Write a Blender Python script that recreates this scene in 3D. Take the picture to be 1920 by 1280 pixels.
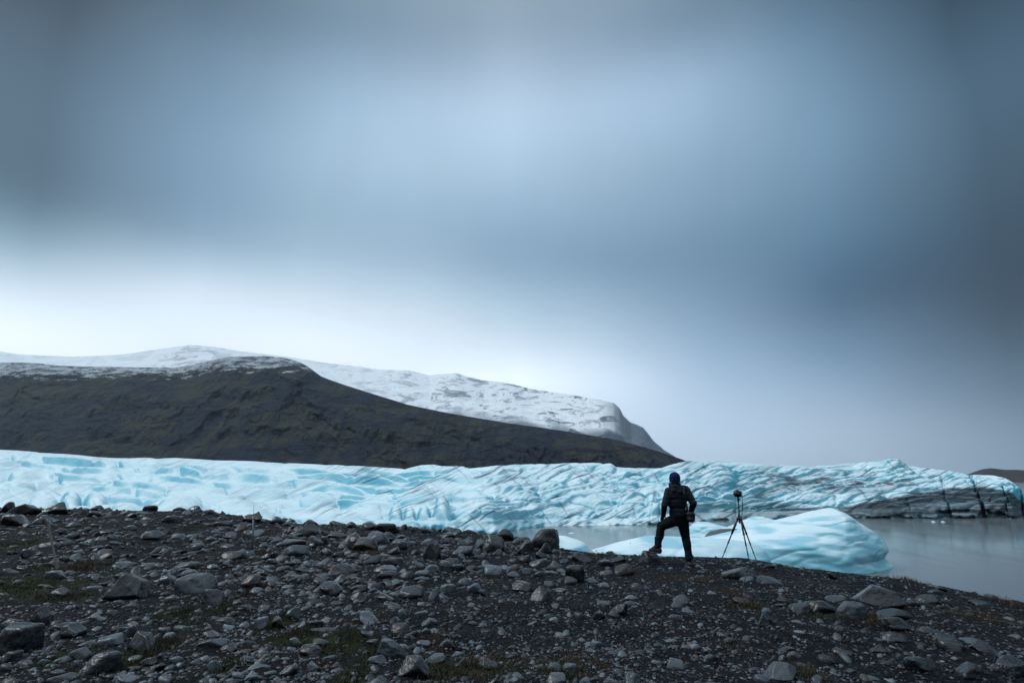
import bpy, math, random
import numpy as np
from mathutils import Vector, Matrix
S = bpy.context.scene
for _o in list(bpy.data.objects): bpy.data.objects.remove(_o)
PI = math.pi
# ---------------------------------------------------------------- camera
F = 1920*20.0/36.0; PITCH = math.radians(13.2); CP, SP = math.cos(PITCH), math.sin(PITCH); EYE = 5.5
cd = bpy.data.cameras.new("camera"); cam = bpy.data.objects.new("camera", cd)
S.collection.objects.link(cam); S.camera = cam
cd.sensor_width = 36; cd.lens = 20; cd.clip_start = 0.1; cd.clip_end = 60000
cam.location = (0, 0, EYE); cam.rotation_euler = (PI/2+PITCH, 0, 0)
S.render.resolution_x = 1024; S.render.resolution_y = 682
S.view_settings.view_transform = 'Standard'; S.view_settings.look = 'None'
S.view_settings.exposure = 0.0; S.view_settings.gamma = 1.0
S.cycles.use_denoising = True; S.cycles.max_bounces = 6; S.cycles.volume_bounces = 1
S.cycles.sample_clamp_indirect = 6

def ray(px, py):                      # direction of a photo pixel, scaled to Y = 1
    x = (np.asarray(px, float)-960)/F; y = (640-np.asarray(py, float))/F
    Y = CP-y*SP; return x/Y, (SP+y*CP)/Y
def P(px, py, Y):
    a, b = ray(px, py); return Vector((float(a*Y), float(Y), float(EYE+b*Y)))
def pix(X, Y, Z):
    X, Y, Z = np.asarray(X, float), np.asarray(Y, float), np.asarray(Z, float)-EYE
    d = Y*CP+Z*SP; return 960+F*X/d, 640-F*(Z*CP-Y*SP)/d

# ---------------------------------------------------------------- sky and sun
W = bpy.data.worlds.new("World"); S.world = W; W.use_nodes = True
nt = W.node_tree; nt.nodes.clear(); N = nt.nodes; L = nt.links
def s2l(c): return [((v/255+0.055)/1.055)**2.4 if v > 10 else v/255/12.92 for v in c]
SKX = [0, 320, 640, 960, 1280, 1600, 1920]
SKY = {0:[(14,21,29),(18,31,41),(66,92,111),(49,67,81),(62,88,108),(37,63,81),(13,18,25)],
 160:[(14,27,36),(96,129,156),(161,189,215),(197,221,246),(172,200,227),(111,150,181),(14,22,30)],
 320:[(19,32,42),(116,148,175),(166,194,215),(170,198,219),(133,160,183),(99,132,157),(13,18,27)],
 400:[(32,45,55),(68,102,131),(147,176,197),(153,182,207),(130,159,183),(91,127,154),(13,16,25)],
 480:[(117,156,176),(150,180,202),(158,186,208),(120,146,173),(104,135,160),(63,100,129),(13,14,23)],
 560:[(220,239,254),(226,241,255),(207,226,240),(162,191,212),(127,154,180),(43,73,100),(13,15,24)],
 640:[(279,284,287),(242,253,260),(254,262,270),(202,222,236),(152,180,206),(96,124,152),(14,23,31)],
 720:[(245,255,262),(245,255,262),(236,248,258),(276,287,299),(183,209,233),(125,155,184),(68,85,103)],
 800:[(242,252,259),(242,252,259),(236,248,258),(218,235,249),(204,227,250),(180,198,218),(124,145,164)],
 880:[(236,246,254),(236,246,254),(229,243,253),(216,233,247),(190,211,230),(163,186,206),(131,153,173)]}
SKF = {}  # fit for what the haze adds
_ys = sorted(SKY); _T = np.array([[s2l(c) for c in SKY[y]] for y in _ys])
def sky_raw(px, py):
    px = min(max(px, 0), 1920); py = min(max(py, 0), 880)
    return [float(np.interp(py, _ys, [np.interp(px, SKX, _T[r, :, k]) for r in range(len(_ys))])) for k in range(3)]
def sky_at(px, py):                   # a little stronger near the horizon, where the hazy air dims it
    c = sky_raw(px, py); k = 1.10+.10*min(1, max(0, (py-450)/250)); return [v*k for v in c]
tc = N.new('ShaderNodeTexCoord'); sep = N.new('ShaderNodeSeparateXYZ')
# soft streaks: the direction is nudged by low noise before the cloud cover is read
nz = N.new('ShaderNodeTexNoise'); nz.inputs['Scale'].default_value = 2.2; nz.inputs['Detail'].default_value = 2; nz.inputs['Roughness'].default_value = 0.45
mp = N.new('ShaderNodeMapping'); mp.inputs['Scale'].default_value = (1, 1, 1.2)
L.new(tc.outputs['Generated'], mp.inputs[0]); L.new(mp.outputs[0], nz.inputs['Vector'])
vs = N.new('ShaderNodeVectorMath'); vs.operation = 'SUBTRACT'; L.new(nz.outputs['Color'], vs.inputs[0]); vs.inputs[1].default_value = (.5, .5, .5)
vm = N.new('ShaderNodeVectorMath'); vm.operation = 'MULTIPLY'; L.new(vs.outputs[0], vm.inputs[0]); vm.inputs[1].default_value = (.09, .09, .05)
va = N.new('ShaderNodeVectorMath'); va.operation = 'ADD'; L.new(vm.outputs[0], va.inputs[0]); L.new(tc.outputs['Generated'], va.inputs[1])
vn = N.new('ShaderNodeVectorMath'); vn.operation = 'NORMALIZE'; L.new(va.outputs[0], vn.inputs[0]); L.new(vn.outputs[0], sep.inputs[0])
def M(op, a, b=None, c=None):
    n = N.new('ShaderNodeMath'); n.operation = op
    for i, v in enumerate((a, b, c)):
        if v is None: continue
        if isinstance(v, (int, float)): n.inputs[i].default_value = v
        else: L.new(v, n.inputs[i])
    return n.outputs[0]
el = M('ARCSINE', sep.outputs[2]); az = M('ARCTAN2', sep.outputs[0], sep.outputs[1])
elf = M('DIVIDE', el, PI/2)                       # 0 at the horizon, 1 overhead
ZEN = (.90, 1.13, 1.32)                          # unseen overhead sky, made brighter to light the ice
BACK = (0.10, 0.135, 0.17)
def ramp(azd):
    n = N.new('ShaderNodeValToRGB'); L.new(elf, n.inputs[0]); n.color_ramp.interpolation = 'B_SPLINE'
    stops = [0, 3, 6, 9, 12, 15, 18, 21, 25, 30, 36, 42, 50, 62, 90]
    els = n.color_ramp.elements
    for i, e in enumerate(stops):
        if azd is None:
            k = min(1, max(0, (e-15)/45)); c = [BACK[j]*(1-k)+ZEN[j]*k for j in range(3)]
        else:
            ee = math.radians(min(e, 44)); aa = math.radians(azd)
            x, y, z = math.sin(aa)*math.cos(ee), math.cos(aa)*math.cos(ee), math.sin(ee)
            pxx, pyy = pix(x, y, z+EYE); c = sky_at(float(pxx), float(pyy))
            if e > 44:
                k = min(1, (e-42)/22); c = [c[j]*(1-k)+ZEN[j]*k for j in range(3)]
        if i < 2: q = els[i]; q.position = e/90
        else: q = els.new(e/90)
        q.color = (*[v*.5 for v in c], 1)
    return n.outputs[0]
st = [-42, -31, -20, -10, 0, 10, 20, 31, 42]
cur = ramp(st[0]); az_d = M('MULTIPLY', az, 180/PI)
def mixc(f, a, b):
    n = N.new('ShaderNodeMix'); n.data_type = 'RGBA'; n.clamp_factor = True
    L.new(f, n.inputs[0]) if not isinstance(f, float) else setattr(n.inputs[0], 'default_value', f)
    for s_, v in ((6, a), (7, b)):
        if isinstance(v, tuple): n.inputs[s_].default_value = v
        else: L.new(v, n.inputs[s_])
    return n.outputs[2]
def sm(x, a, b):
    n = N.new('ShaderNodeMapRange'); n.interpolation_type = 'SMOOTHSTEP'; L.new(x, n.inputs[0])
    n.inputs[1].default_value = a; n.inputs[2].default_value = b; return n.outputs[0]
def lm_(x, a, b):
    n = N.new('ShaderNodeMapRange'); L.new(x, n.inputs[0]); n.inputs[1].default_value = a; n.inputs[2].default_value = b; return n.outputs[0]
for i in range(1, len(st)): cur = mixc(lm_(az_d, st[i-1], st[i]), cur, ramp(st[i]))
cur = mixc(sm(M('ABSOLUTE', az_d), 55, 110), cur, ramp(None))
# faint brightness mottling of the cloud
n2 = N.new('ShaderNodeTexNoise'); n2.inputs['Scale'].default_value = 3.0; n2.inputs['Detail'].default_value = 5; L.new(mp.outputs[0], n2.inputs['Vector'])
cmb = N.new('ShaderNodeCombineXYZ'); L.new(M('MULTIPLY', az, 5.0), cmb.inputs[0]); L.new(M('MULTIPLY', el, 1.6), cmb.inputs[1])
n3 = N.new('ShaderNodeTexNoise'); n3.inputs['Scale'].default_value = 1.6; n3.inputs['Detail'].default_value = 5; n3.inputs['Distortion'].default_value = .5; L.new(cmb.outputs[0], n3.inputs['Vector'])
mot = M('ADD', M('MULTIPLY_ADD', n2.outputs['Fac'], 0.10, 0.88), M('MULTIPLY', n3.outputs['Fac'], M('MULTIPLY_ADD', sm(el, .12, .45), .08, .04)))
vsc = N.new('ShaderNodeVectorMath'); vsc.operation = 'SCALE'; L.new(cur, vsc.inputs[0]); L.new(M('MULTIPLY', mot, 20.0), vsc.inputs[3])
SUN_EL, SUN_AZ = math.radians(45), math.radians(-82)
sky = N.new('ShaderNodeTexSky'); sky.sky_type = 'NISHITA'; sky.sun_disc = False
sky.sun_elevation = SUN_EL; sky.sun_rotation = SUN_AZ
bg = N.new('ShaderNodeBackground'); bg.inputs['Strength'].default_value = 0.1
L.new(mixc(0.97, sky.outputs[0], vsc.outputs[0]), bg.inputs[0])
out = N.new('ShaderNodeOutputWorld'); L.new(bg.outputs[0], out.inputs[0])
sl = bpy.data.lights.new("sun", 'SUN'); so = bpy.data.objects.new("sun", sl); S.collection.objects.link(so)
sl.energy = 1.4; sl.angle = math.radians(16); sl.color = (.93, .97, 1.0)
_d = Vector((math.sin(SUN_AZ)*math.cos(SUN_EL), math.cos(SUN_AZ)*math.cos(SUN_EL), math.sin(SUN_EL)))
so.rotation_euler = _d.to_track_quat('Z', 'Y').to_euler(); so.location = (0, 0, 60)

# ---------------------------------------------------------------- helpers
def tag(o, label=None, cat=None, group=None, kind=None):
    if label: o['label'] = label
    if cat: o['category'] = cat
    if group: o['group'] = group
    if kind: o['kind'] = kind
    return o
def link(o, parent=None):
    S.collection.objects.link(o)
    if parent: o.parent = parent
    return o
def mesh_np(name, V, Fc, mat, smooth=True, uv=None, attrs=None):
    V = np.ascontiguousarray(V, dtype=np.float32); Fc = np.ascontiguousarray(Fc, dtype=np.int32)
    me = bpy.data.meshes.new(name); k = Fc.shape[1]
    me.vertices.add(len(V)); me.vertices.foreach_set('co', V.ravel())
    me.loops.add(Fc.size); me.loops.foreach_set('vertex_index', Fc.ravel())
    me.polygons.add(len(Fc)); me.polygons.foreach_set('loop_start', np.arange(0, Fc.size, k, dtype=np.int32))
    me.polygons.foreach_set('use_smooth', np.full(len(Fc), smooth, dtype=bool))
    me.update(calc_edges=True)
    if uv is not None:
        l = me.uv_layers.new(name='sheet'); l.data.foreach_set('uv', np.ascontiguousarray(uv[Fc.ravel()], dtype=np.float32).ravel())
    for an, av in (attrs or {}).items():
        a = me.attributes.new(an, 'FLOAT', 'POINT'); a.data.foreach_set('value', np.ascontiguousarray(av, dtype=np.float32).ravel())
    if mat: me.materials.append(mat)
    return me
def obj_np(name, V, Fc, mat, parent=None, **kw):
    return link(bpy.data.objects.new(name, mesh_np(name, V, Fc, mat, **kw)), parent)
def grid_faces(nr, nc):
    i = np.arange(nr-1)[:, None]*nc+np.arange(nc-1)[None, :]
    return np.stack([i, i+1, i+nc+1, i+nc], -1).reshape(-1, 4)
def _h(ix, iy, iz, seed):
    h = (ix.astype(np.int64)*374761393+iy.astype(np.int64)*668265263+iz.astype(np.int64)*2147483647+seed*1274126177) & 0xFFFFFFFF
    h = ((h ^ (h >> 13))*1274126177) & 0xFFFFFFFF; h = ((h ^ (h >> 16))*2246822519) & 0xFFFFFFFF
    return h ^ (h >> 15)
def noise(x, y, z=0.0, seed=0):       # gradient noise, about -1..1
    x, y, z = np.broadcast_arrays(np.asarray(x, float), y, z)
    ix, iy, iz = np.floor(x), np.floor(y), np.floor(z); fx, fy, fz = x-ix, y-iy, z-iz
    f = lambda t: t*t*t*(t*(t*6-15)+10)
    u, v, w = f(fx), f(fy), f(fz); r = 0
    for dx in (0, 1):
        for dy in (0, 1):
            for dz in (0, 1):
                h = _h(ix+dx, iy+dy, iz+dz, seed)
                gx = (h & 255)/127.5-1; gy = ((h >> 8) & 255)/127.5-1; gz = ((h >> 16) & 255)/127.5-1
                r = r+(gx*(fx-dx)+gy*(fy-dy)+gz*(fz-dz))*(u if dx else 1-u)*(v if dy else 1-v)*(w if dz else 1-w)
    return r*1.15
def fbm(x, y, z=0.0, o=4, seed=0, g=0.5, ab=False):
    r, a, s = 0, 1, 0
    for k in range(o):
        n = noise(np.asarray(x)*2**k, np.asarray(y)*2**k, np.asarray(z)*2**k, seed+k*17)
        r = r+a*(np.abs(n) if ab else n); s += a; a *= g
    return r/s
def worley(x, y, seed=0, jit=0.9):
    x, y = np.asarray(x, float), np.asarray(y, float); ix, iy = np.floor(x), np.floor(y)
    f1 = np.full(x.shape, 9.0); f2 = f1.copy(); cid = np.zeros(x.shape)
    for dx in (-1, 0, 1):
        for dy in (-1, 0, 1):
            h = _h(ix+dx, iy+dy, ix*0, seed)
            px_ = ix+dx+.5+((h & 1023)/1023-.5)*jit; py_ = iy+dy+.5+(((h >> 10) & 1023)/1023-.5)*jit
            d = np.hypot(px_-x, py_-y); nid = ((h >> 20) & 1023)/1023
            m = d < f1; f2 = np.where(m, f1, np.minimum(f2, d)); cid = np.where(m, nid, cid); f1 = np.where(m, d, f1)
    return f1, f2, cid
def sstep(x, a, b):
    t = np.clip((np.asarray(x, float)-a)/(b-a), 0, 1); return t*t*(3-2*t)
def ip(x, pts):
    xs = [p[0] for p in pts]; return np.interp(x, xs, [p[1] for p in pts])

class Mat:                            # small node-tree builder
    def __init__(s, name):
        s.m = bpy.data.materials.new(name); s.m.use_nodes = True; s.t = s.m.node_tree; s.t.nodes.clear()
        s.o = s.t.nodes.new('ShaderNodeOutputMaterial'); s.b = s.t.nodes.new('ShaderNodeBsdfPrincipled')
        s.t.links.new(s.b.outputs[0], s.o.inputs[0])
    def n(s, typ, **kw):
        n = s.t.nodes.new(typ)
        for k, v in kw.items():
            if k.startswith('i_'):
                key = k[2:]; key = int(key) if key.isdigit() else key.replace('_', ' '); s.put(n.inputs[key], v)
            else: setattr(n, k, v)
        return n
    def put(s, sock, v):
        if isinstance(v, bpy.types.NodeSocket): s.t.links.new(v, sock)
        else: sock.default_value = (*v, 1) if (isinstance(v, tuple) and len(v) == 3 and sock.type == 'RGBA') else v
    def set(s, **kw):
        for k, v in kw.items(): s.put(s.b.inputs[k.replace('_', ' ')], v)
    def noise(s, vec, scale, detail=4, rough=.5, dist=0, col=False):
        n = s.n('ShaderNodeTexNoise', i_Scale=scale, i_Detail=detail, i_Roughness=rough, i_Distortion=dist)
        if vec: s.put(n.inputs['Vector'], vec)
        return n.outputs['Color' if col else 'Fac']
    def map(s, vec, scale=(1, 1, 1), rot=(0, 0, 0), loc=(0, 0, 0)):
        n = s.n('ShaderNodeMapping'); s.put(n.inputs[0], vec); n.inputs['Scale'].default_value = scale
        n.inputs['Rotation'].default_value = rot; n.inputs['Location'].default_value = loc; return n.outputs[0]
    def mr(s, v, a, b, c=0., d=1., smooth=True):
        n = s.n('ShaderNodeMapRange'); n.interpolation_type = 'SMOOTHSTEP' if smooth else 'LINEAR'
        s.put(n.inputs[0], v); n.inputs[1].default_value = a; n.inputs[2].default_value = b
        n.inputs[3].default_value = c; n.inputs[4].default_value = d; return n.outputs[0]
    def math(s, op, a, b=None, clamp=False):
        n = s.n('ShaderNodeMath', operation=op, use_clamp=clamp); s.put(n.inputs[0], a)
        if b is not None: s.put(n.inputs[1], b)
        return n.outputs[0]
    def mix(s, f, a, b, mode='MIX'):
        n = s.n('ShaderNodeMix', data_type='RGBA', blend_type=mode); s.put(n.inputs[0], f); s.put(n.inputs[6], a); s.put(n.inputs[7], b); return n.outputs[2]
    def bump(s, h, strength, dist, nrm=None):
        n = s.n('ShaderNodeBump', i_Strength=strength, i_Distance=dist); s.put(n.inputs['Height'], h)
        if nrm: s.put(n.inputs['Normal'], nrm)
        return n.outputs[0]
    def attr(s, name): return s.n('ShaderNodeAttribute', attribute_name=name).outputs['Fac']
    def gen(s, which='Object'): return s.n('ShaderNodeTexCoord').outputs[which]
    def geo(s, which): return s.n('ShaderNodeNewGeometry').outputs[which]
def plain(name, col, rough=.6, bump=0.0, bscale=60, metal=0, var=.25, spec=.5):
    m = Mat(name); c = m.gen('Object'); n = m.noise(c, bscale, 4)
    m.set(Base_Color=m.mix(n, tuple(v*(1-var) for v in col), tuple(min(1, v*(1+var)) for v in col)), Roughness=rough, Metallic=metal)
    m.b.inputs['Specular IOR Level'].default_value = spec
    if bump: m.set(Normal=m.bump(n, bump, .004))
    return m.m

# ---------------------------------------------------------------- materials
def mat_ice(name, dirty=False):
    m = Mat(name); pos = m.geo('Position'); nrm = m.geo('Normal')
    sx = m.n('ShaderNodeSeparateXYZ', i_0=nrm).outputs[2]
    base_n = m.noise(m.map(pos, (.12, .12, .5)), 1.0, 5, .55)
    steep = m.mr(sx, .96, .42)  # steep faces turn bluer: clean ice plus painted shade to bring out relief
    blue = m.math('ADD', m.math('MULTIPLY', steep, .82), m.mr(base_n, .46, .72, 0, .35), clamp=True)
    col = m.mix(blue, (.80, .925, .94) if not dirty else (.77, .905, .92), (.12, .47, .59) if dirty else (.24, .59, .69))
    if dirty:
        uv = m.n('ShaderNodeUVMap', uv_map='sheet').outputs[0]
        # diagonal dirt lines frozen into the strata
        w = m.noise(m.map(uv, (.012, .012, 1)), 1., 3, .5, col=True)
        uvw = m.n('ShaderNodeVectorMath', operation='MULTIPLY_ADD', i_0=w, i_1=(26., 26., 0.), i_2=uv).outputs[0]
        def lines(ang, fine, lng, lo, hi, seed):
            r = m.map(m.map(uvw, rot=(0, 0, ang), loc=(seed, seed, 0)), (lng, fine, 1)); return m.mr(m.noise(r, 1., 2.5, .55), lo, hi)
        a = lines(.42, .16, .009, .53, .64, 3.); b = lines(.34, .40, .014, .53, .66, 90.); c = lines(-.75, .15, .012, .59, .69, 40.)
        mask = m.attr('lines'); clump = m.mr(m.noise(m.map(uv, (.011, .02, 1)), 1., 3), .34, .58)
        ln = m.math('MULTIPLY', m.math('MAXIMUM', m.math('MAXIMUM', a, m.math('MULTIPLY', b, .55)), m.math('MULTIPLY', c, .6)), m.math('MULTIPLY', mask, clump))
        col = m.mix(m.math('MULTIPLY', ln, .92), col, (.04, .11, .16))
        # ash-laden bands, and undercut shade painted along the waterline
        st = m.noise(m.map(uvw, (.006, .16, 1), rot=(0, 0, .10)), 1., 4, .6)
        d = m.attr('ash'); f = m.math('MULTIPLY', d, m.mr(st, .40, .72, 1., .62), clamp=True)
        col = m.mix(f, col, (.021, .029, .035))
        rd = m.attr('rim'); col = m.mix(m.math('MULTIPLY', rd, m.mr(m.noise(m.map(uvw, (.03, .12, 1)), 1., 5, .65), .5, .62)), col, (.10, .085, .10))
    else:
        s = m.noise(m.map(pos, (.35, .35, 2.2), rot=(0, .18, 0)), 1.0, 4, .5)
        col = m.mix(m.mr(s, .50, .66, 0, .7), col, (.20, .55, .68))
    h = m.noise(m.map(pos, (1, 1, 1.6)), 1.3, 7, .6)
    if dirty: h = m.math('SUBTRACT', h, m.math('MULTIPLY', m.math('MAXIMUM', a, b), .5))
    m.set(Base_Color=col, Roughness=.42, IOR=1.31, Normal=m.bump(h, .25, .22))
    m.b.inputs['Subsurface Weight'].default_value = .05; m.b.inputs['Subsurface Radius'].default_value = (.25, .7, 1.0)
    m.b.inputs['Subsurface Scale'].default_value = .8
    return m.m
def mat_rock():
    m = Mat('rock'); c = m.gen('Object'); inf = m.n('ShaderNodeObjectInfo')
    off = m.n('ShaderNodeVectorMath', operation='MULTIPLY_ADD', i_0=inf.outputs['Location'], i_1=(3.1, 1.7, 0.), i_2=c).outputs[0]
    n1 = m.noise(off, 3.0, 6, .6); n2 = m.noise(off, 38, 4, .6); n3 = m.noise(off, 130, 2, .5)
    col = m.mix(m.mr(n1, .3, .7), (.45, .45, .47), (1.35, 1.38, 1.42)); col = m.mix(1.0, col, inf.outputs['Color'], 'MULTIPLY')
    col = m.mix(m.mr(n2, .58, .66, 0, .5), col, (.02, .022, .026))
    col = m.mix(m.mr(n3, .62, .70, 0, .35), col, (.30, .32, .33))
    up = m.n('ShaderNodeSeparateXYZ', i_0=m.geo('Normal')).outputs[2]
    moss = m.math('MULTIPLY', m.math('MULTIPLY', m.attr('moss'), m.mr(n1, .40, .52)), m.mr(up, -.2, .5), clamp=True)
    col = m.mix(moss, col, (.022, .027, .008))
    m.set(Base_Color=col, Roughness=m.mr(n1, .3, .7, .15, .38), Normal=m.bump(m.math('ADD', m.noise(off, 14, 8, .6), m.math('MULTIPLY', n3, .15)), .55, .02))
    return m.m
def mat_gravel():
    m = Mat('gravel'); pos = m.geo('Position'); t = m.attr('tone'); n = m.noise(pos, 60, 3)
    col = m.mix(t, (.0035, .0045, .0065), (.165, .195, .215)); col = m.mix(m.mr(m.attr('hue'), .7, 1., 0, .6), col, (.085, .055, .045))
    col = m.mix(1., col, m.mix(n, (.7, .7, .7), (1.3, 1.3, 1.3)), 'MULTIPLY')
    m.set(Base_Color=col, Roughness=.45); return m.m
def mat_ground():
    m = Mat('ground'); pos = m.geo('Position')
    n1 = m.noise(pos, 1.1, 6, .6); n2 = m.noise(pos, 22, 6, .65); v = m.n('ShaderNodeTexVoronoi', i_Scale=42., i_Vector=pos)
    col = m.mix(m.mr(n2, .3, .7), (.0022, .0028, .0042), (.012, .0142, .018))  # near-black earth, darkened to paint the shade in hollows between stones
    sh = m.n('ShaderNodeSeparateColor'); m.put(sh.inputs[0], v.outputs['Color'])
    col = m.mix(m.mr(sh.outputs[0], .72, 1., 0, .7), col, (.055, .062, .070))
    col = m.mix(m.mr(n1, .50, .64, 0, .65), col, (.016, .012, .010))
    bn = m.noise(pos, 6., 7, .7)
    col = m.mix(m.math('MULTIPLY', m.attr('brown'), m.mr(bn, .42, .60), clamp=True), col, (.048, .027, .014))
    col = m.mix(m.math('MULTIPLY', m.attr('moss'), m.mr(bn, .32, .50), clamp=True), col, (.031, .036, .010))
    h = m.math('ADD', m.math('MULTIPLY', v.outputs['Distance'], -.6), m.math('ADD', n2, m.noise(pos, 90, 3)))
    m.set(Base_Color=col, Roughness=.8, Normal=m.bump(h, 1., .04)); m.b.inputs['Specular IOR Level'].default_value = .12; return m.m
def mat_hill(name='hill', snow_lo=330., snow_hi=470., snowy=False, k_=1.):
    m = Mat(name); pos = m.geo('Position'); nrm = m.geo('Normal'); z = m.n('ShaderNodeSeparateXYZ', i_0=pos).outputs[2]
    up = m.n('ShaderNodeSeparateXYZ', i_0=nrm).outputs[2]
    g = m.noise(m.map(pos, (.0045/k_, .0045/k_, .010/k_)), 1., 7, .62, .6); f = m.noise(pos, .03/k_, 8, .68)
    if not snowy:
        col = m.mix(m.mr(g, .46, .52), (.046, .055, .078), (.084, .084, .068))
        col = m.mix(m.mr(m.noise(m.map(pos, (.030/k_, 0., .0045/k_)), 1., 8, .68, 1.2), .47, .58, 0, .75), col, (.030, .038, .056))
        col = m.mix(m.mr(f, .52, .68, 0, .5), col, (.090, .085, .068))
        col = m.mix(m.mr(m.noise(m.map(pos, (.006/k_, 0., .034/k_)), 1., 8, .7, 1.), .53, .60, 0, .8), col, (.016, .022, .034))  # dark level streaks paint the shadow lines under rock ledges
        k = m.math('ADD', z, m.math('MULTIPLY', m.math('SUBTRACT', m.noise(m.map(pos, (.012/k_, .012/k_, .05/k_)), 1., 8, .75), .5), 330.*k_))
        col = m.mix(m.math('MULTIPLY', m.mr(k, snow_lo, snow_hi, 0, .95), m.mr(m.noise(m.map(pos, (.016/k_, .016/k_, .05/k_)), 1., 8, .8), .44, .53, .15, 1.)), col, (.80, .86, .91))
        m.set(Normal=m.bump(m.math('ADD', f, m.noise(m.map(pos, (.012/k_, .012/k_, .02/k_)), 1., 5, .6)), 1., 60.*k_))
    else:
        st = m.noise(m.map(pos, (.0055, 0., .015)), 1., 9, .72, 1.3)
        rock = m.math('MULTIPLY', m.mr(st, .505, .57), m.attr('rocky'), clamp=True)
        rock = m.math('MAXIMUM', rock, m.attr('bare'), clamp=True)
        col = m.mix(rock, (.97, .98, .99), (.06, .075, .10))
        m.set(Normal=m.bump(m.noise(pos, .012, 7, .6), .6, 30.))
    m.set(Base_Color=col, Roughness=.9); m.b.inputs['Specular IOR Level'].default_value = .1
    return m.m
ICE_G = mat_ice('glacier_ice', True); ICE_B = mat_ice('berg_ice'); ROCK = mat_rock(); GRAVEL = mat_gravel(); GROUND = mat_ground()
def _water():
    m = Mat('water'); pos = m.geo('Position')
    n = m.noise(m.map(pos, (.25, .05, 1)), 1., 3, .5)
    m.set(Base_Color=(.15, .165, .172), Roughness=m.mr(n, .3, .7, .10, .17), IOR=1.333, Normal=m.bump(m.noise(m.map(pos, (1.2, .5, 1)), 1., 3), .035, .08)); return m.m
WATER = _water()
# ================================================================ THE SETTING
# ---- foreground moraine: crest line (X, Y, photo height of the crest)
_cr = [(-700, 60, 905), (-300, 34, 928), (0, 24, 952), (90, 23, 953), (200, 22, 957), (300, 21, 958), (370, 20, 957), (470, 18.5, 970), (540, 17.5, 981), (620, 16.8, 984), (700, 16, 985),
 (760, 15.6, 990), (870, 14.8, 997), (935, 14.4, 1006), (990, 13.8, 1014), (1050, 13.0, 1028), (1100, 12.7, 1037), (1160, 12.4, 1041), (1290, 12, 1045), (1400, 11.9, 1047), (1440, 11.8, 1054), (1500, 11.5, 1064),
 (1560, 11.2, 1072), (1650, 10.8, 1081), (1750, 10.4, 1096), (1800, 10.2, 1106), (1850, 10, 1119), (1920, 9.6, 1136), (2100, 9.0, 1185), (2500, 8, 1290)]
_cx, _cy, _cz = [], [], []
for a, Yc, b in _cr:
    v = P(a, b, Yc); _cx.append(v.x); _cy.append(v.y); _cz.append(v.z)
_cx += [_cx[-1]+15, 400]; _cy += [2, -300]; _cz += [2.6, 2.6]; _cx = [-900]+_cx; _cy = [420]+_cy; _cz = [8.0]+_cz
def ground_z(X, Y, detail=False):
    X, Y = np.asarray(X, float), np.asarray(Y, float)
    yc = np.interp(X, _cx, _cy); zc = np.interp(X, _cx, _cz)
    z0 = 3.86-.018*np.clip(X, -4, 8)
    t = np.clip(Y/np.maximum(yc, 1), 0, 1); z = z0+(zc-z0)*t
    over = np.maximum(Y-yc, 0); z = z-np.where(over < 1.2, over**2*.28, .403+(over-1.2)*.62)
    side = np.maximum(-Y+yc, 0)*0
    z = z+.06*noise(X*.45, Y*.45, 0, 5)*sstep(np.abs(Y-yc), 0, 2)+(.050*noise(X*1.1, Y*1.5, 0, 15)+.035*noise(X*2.6, Y*3.4, 0, 16))*(.25+.75*sstep(np.abs(Y-yc), 0, 1.5))*sstep(Y, 2, 4)+.03*noise(X*1.3, Y*1.3, 0, 6)*sstep(np.abs(Y-yc), 0, 1.)
    if detail:
        z = z+.020*noise(X*3.4, Y*3.4, 0, 7)+.014*fbm(X*8, Y*8, 0, 3, 8)+.010*np.abs(noise(X*19, Y*19, 0, 9))
    return np.maximum(z, -2.0)
def hit(px_, py_):                    # where the photo's pixel meets the moraine
    a, b = ray(px_, py_); Y = np.arange(3.5, 60, .02); d = EYE+b*Y-ground_z(a*Y, Y)
    k = np.where(d <= 0)[0]
    Xa = a*Y
    if len(k): y = Y[k[0]]
    else:
        yc = np.interp(Xa, _cx, _cy); j = int(np.argmin(np.where(Y <= yc+.4, d, 1e9))); y = Y[j]
    return float(a*y), float(y), float(ground_z(a*y, y))
def gaus(X, Y, lst):
    r = np.zeros(np.shape(X))
    for (a, b, w, h, s_) in lst:
        x0, y0, _ = hit(a, b); x1 = hit(a+w, b)[0]; sx = max(abs(x1-x0), .12); sy = max(sx*.8, .25)*h
        r = np.maximum(r, s_*np.exp(-((X-x0)/sx)**2-((Y-y0)/sy)**2))
    return np.clip(r*1.25, 0, 1)
MOSS = [(40, 1102, 105, 1.1, 1.4), (110, 1118, 60, 1, 1.2), (60, 1062, 60, 1, .8), (195, 1060, 40, 1, .8), (30, 1020, 60, 1.4, .8), (330, 1150, 50, .8, .9), (420, 1140, 30, 1, .7), (560, 1200, 50, 1, 1), (640, 1205, 50, 1, 1), (520, 1165, 26, 1, .9), (460, 1115, 20, 1, .5),
 (830, 1262, 60, 1, 1), (700, 1225, 24, 1, .8), (900, 1256, 60, .7, .8), (1050, 1262, 46, .7, .9), (1535, 1152, 40, .8, .9), (420, 1015, 30, 2, .6), (360, 990, 30, 2, .6), (330, 1180, 20, 1, .6), (300, 1210, 34, 1, 1), (230, 1240, 60, 1, .8),
 (1500, 1262, 26, 1, .8), (130, 1230, 40, 1, .6), (420, 1250, 40, 1, .5), (660, 1270, 40, 1, .9), (1410, 1135, 16, 1, .7), (140, 985, 60, 2, .5)]
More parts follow.
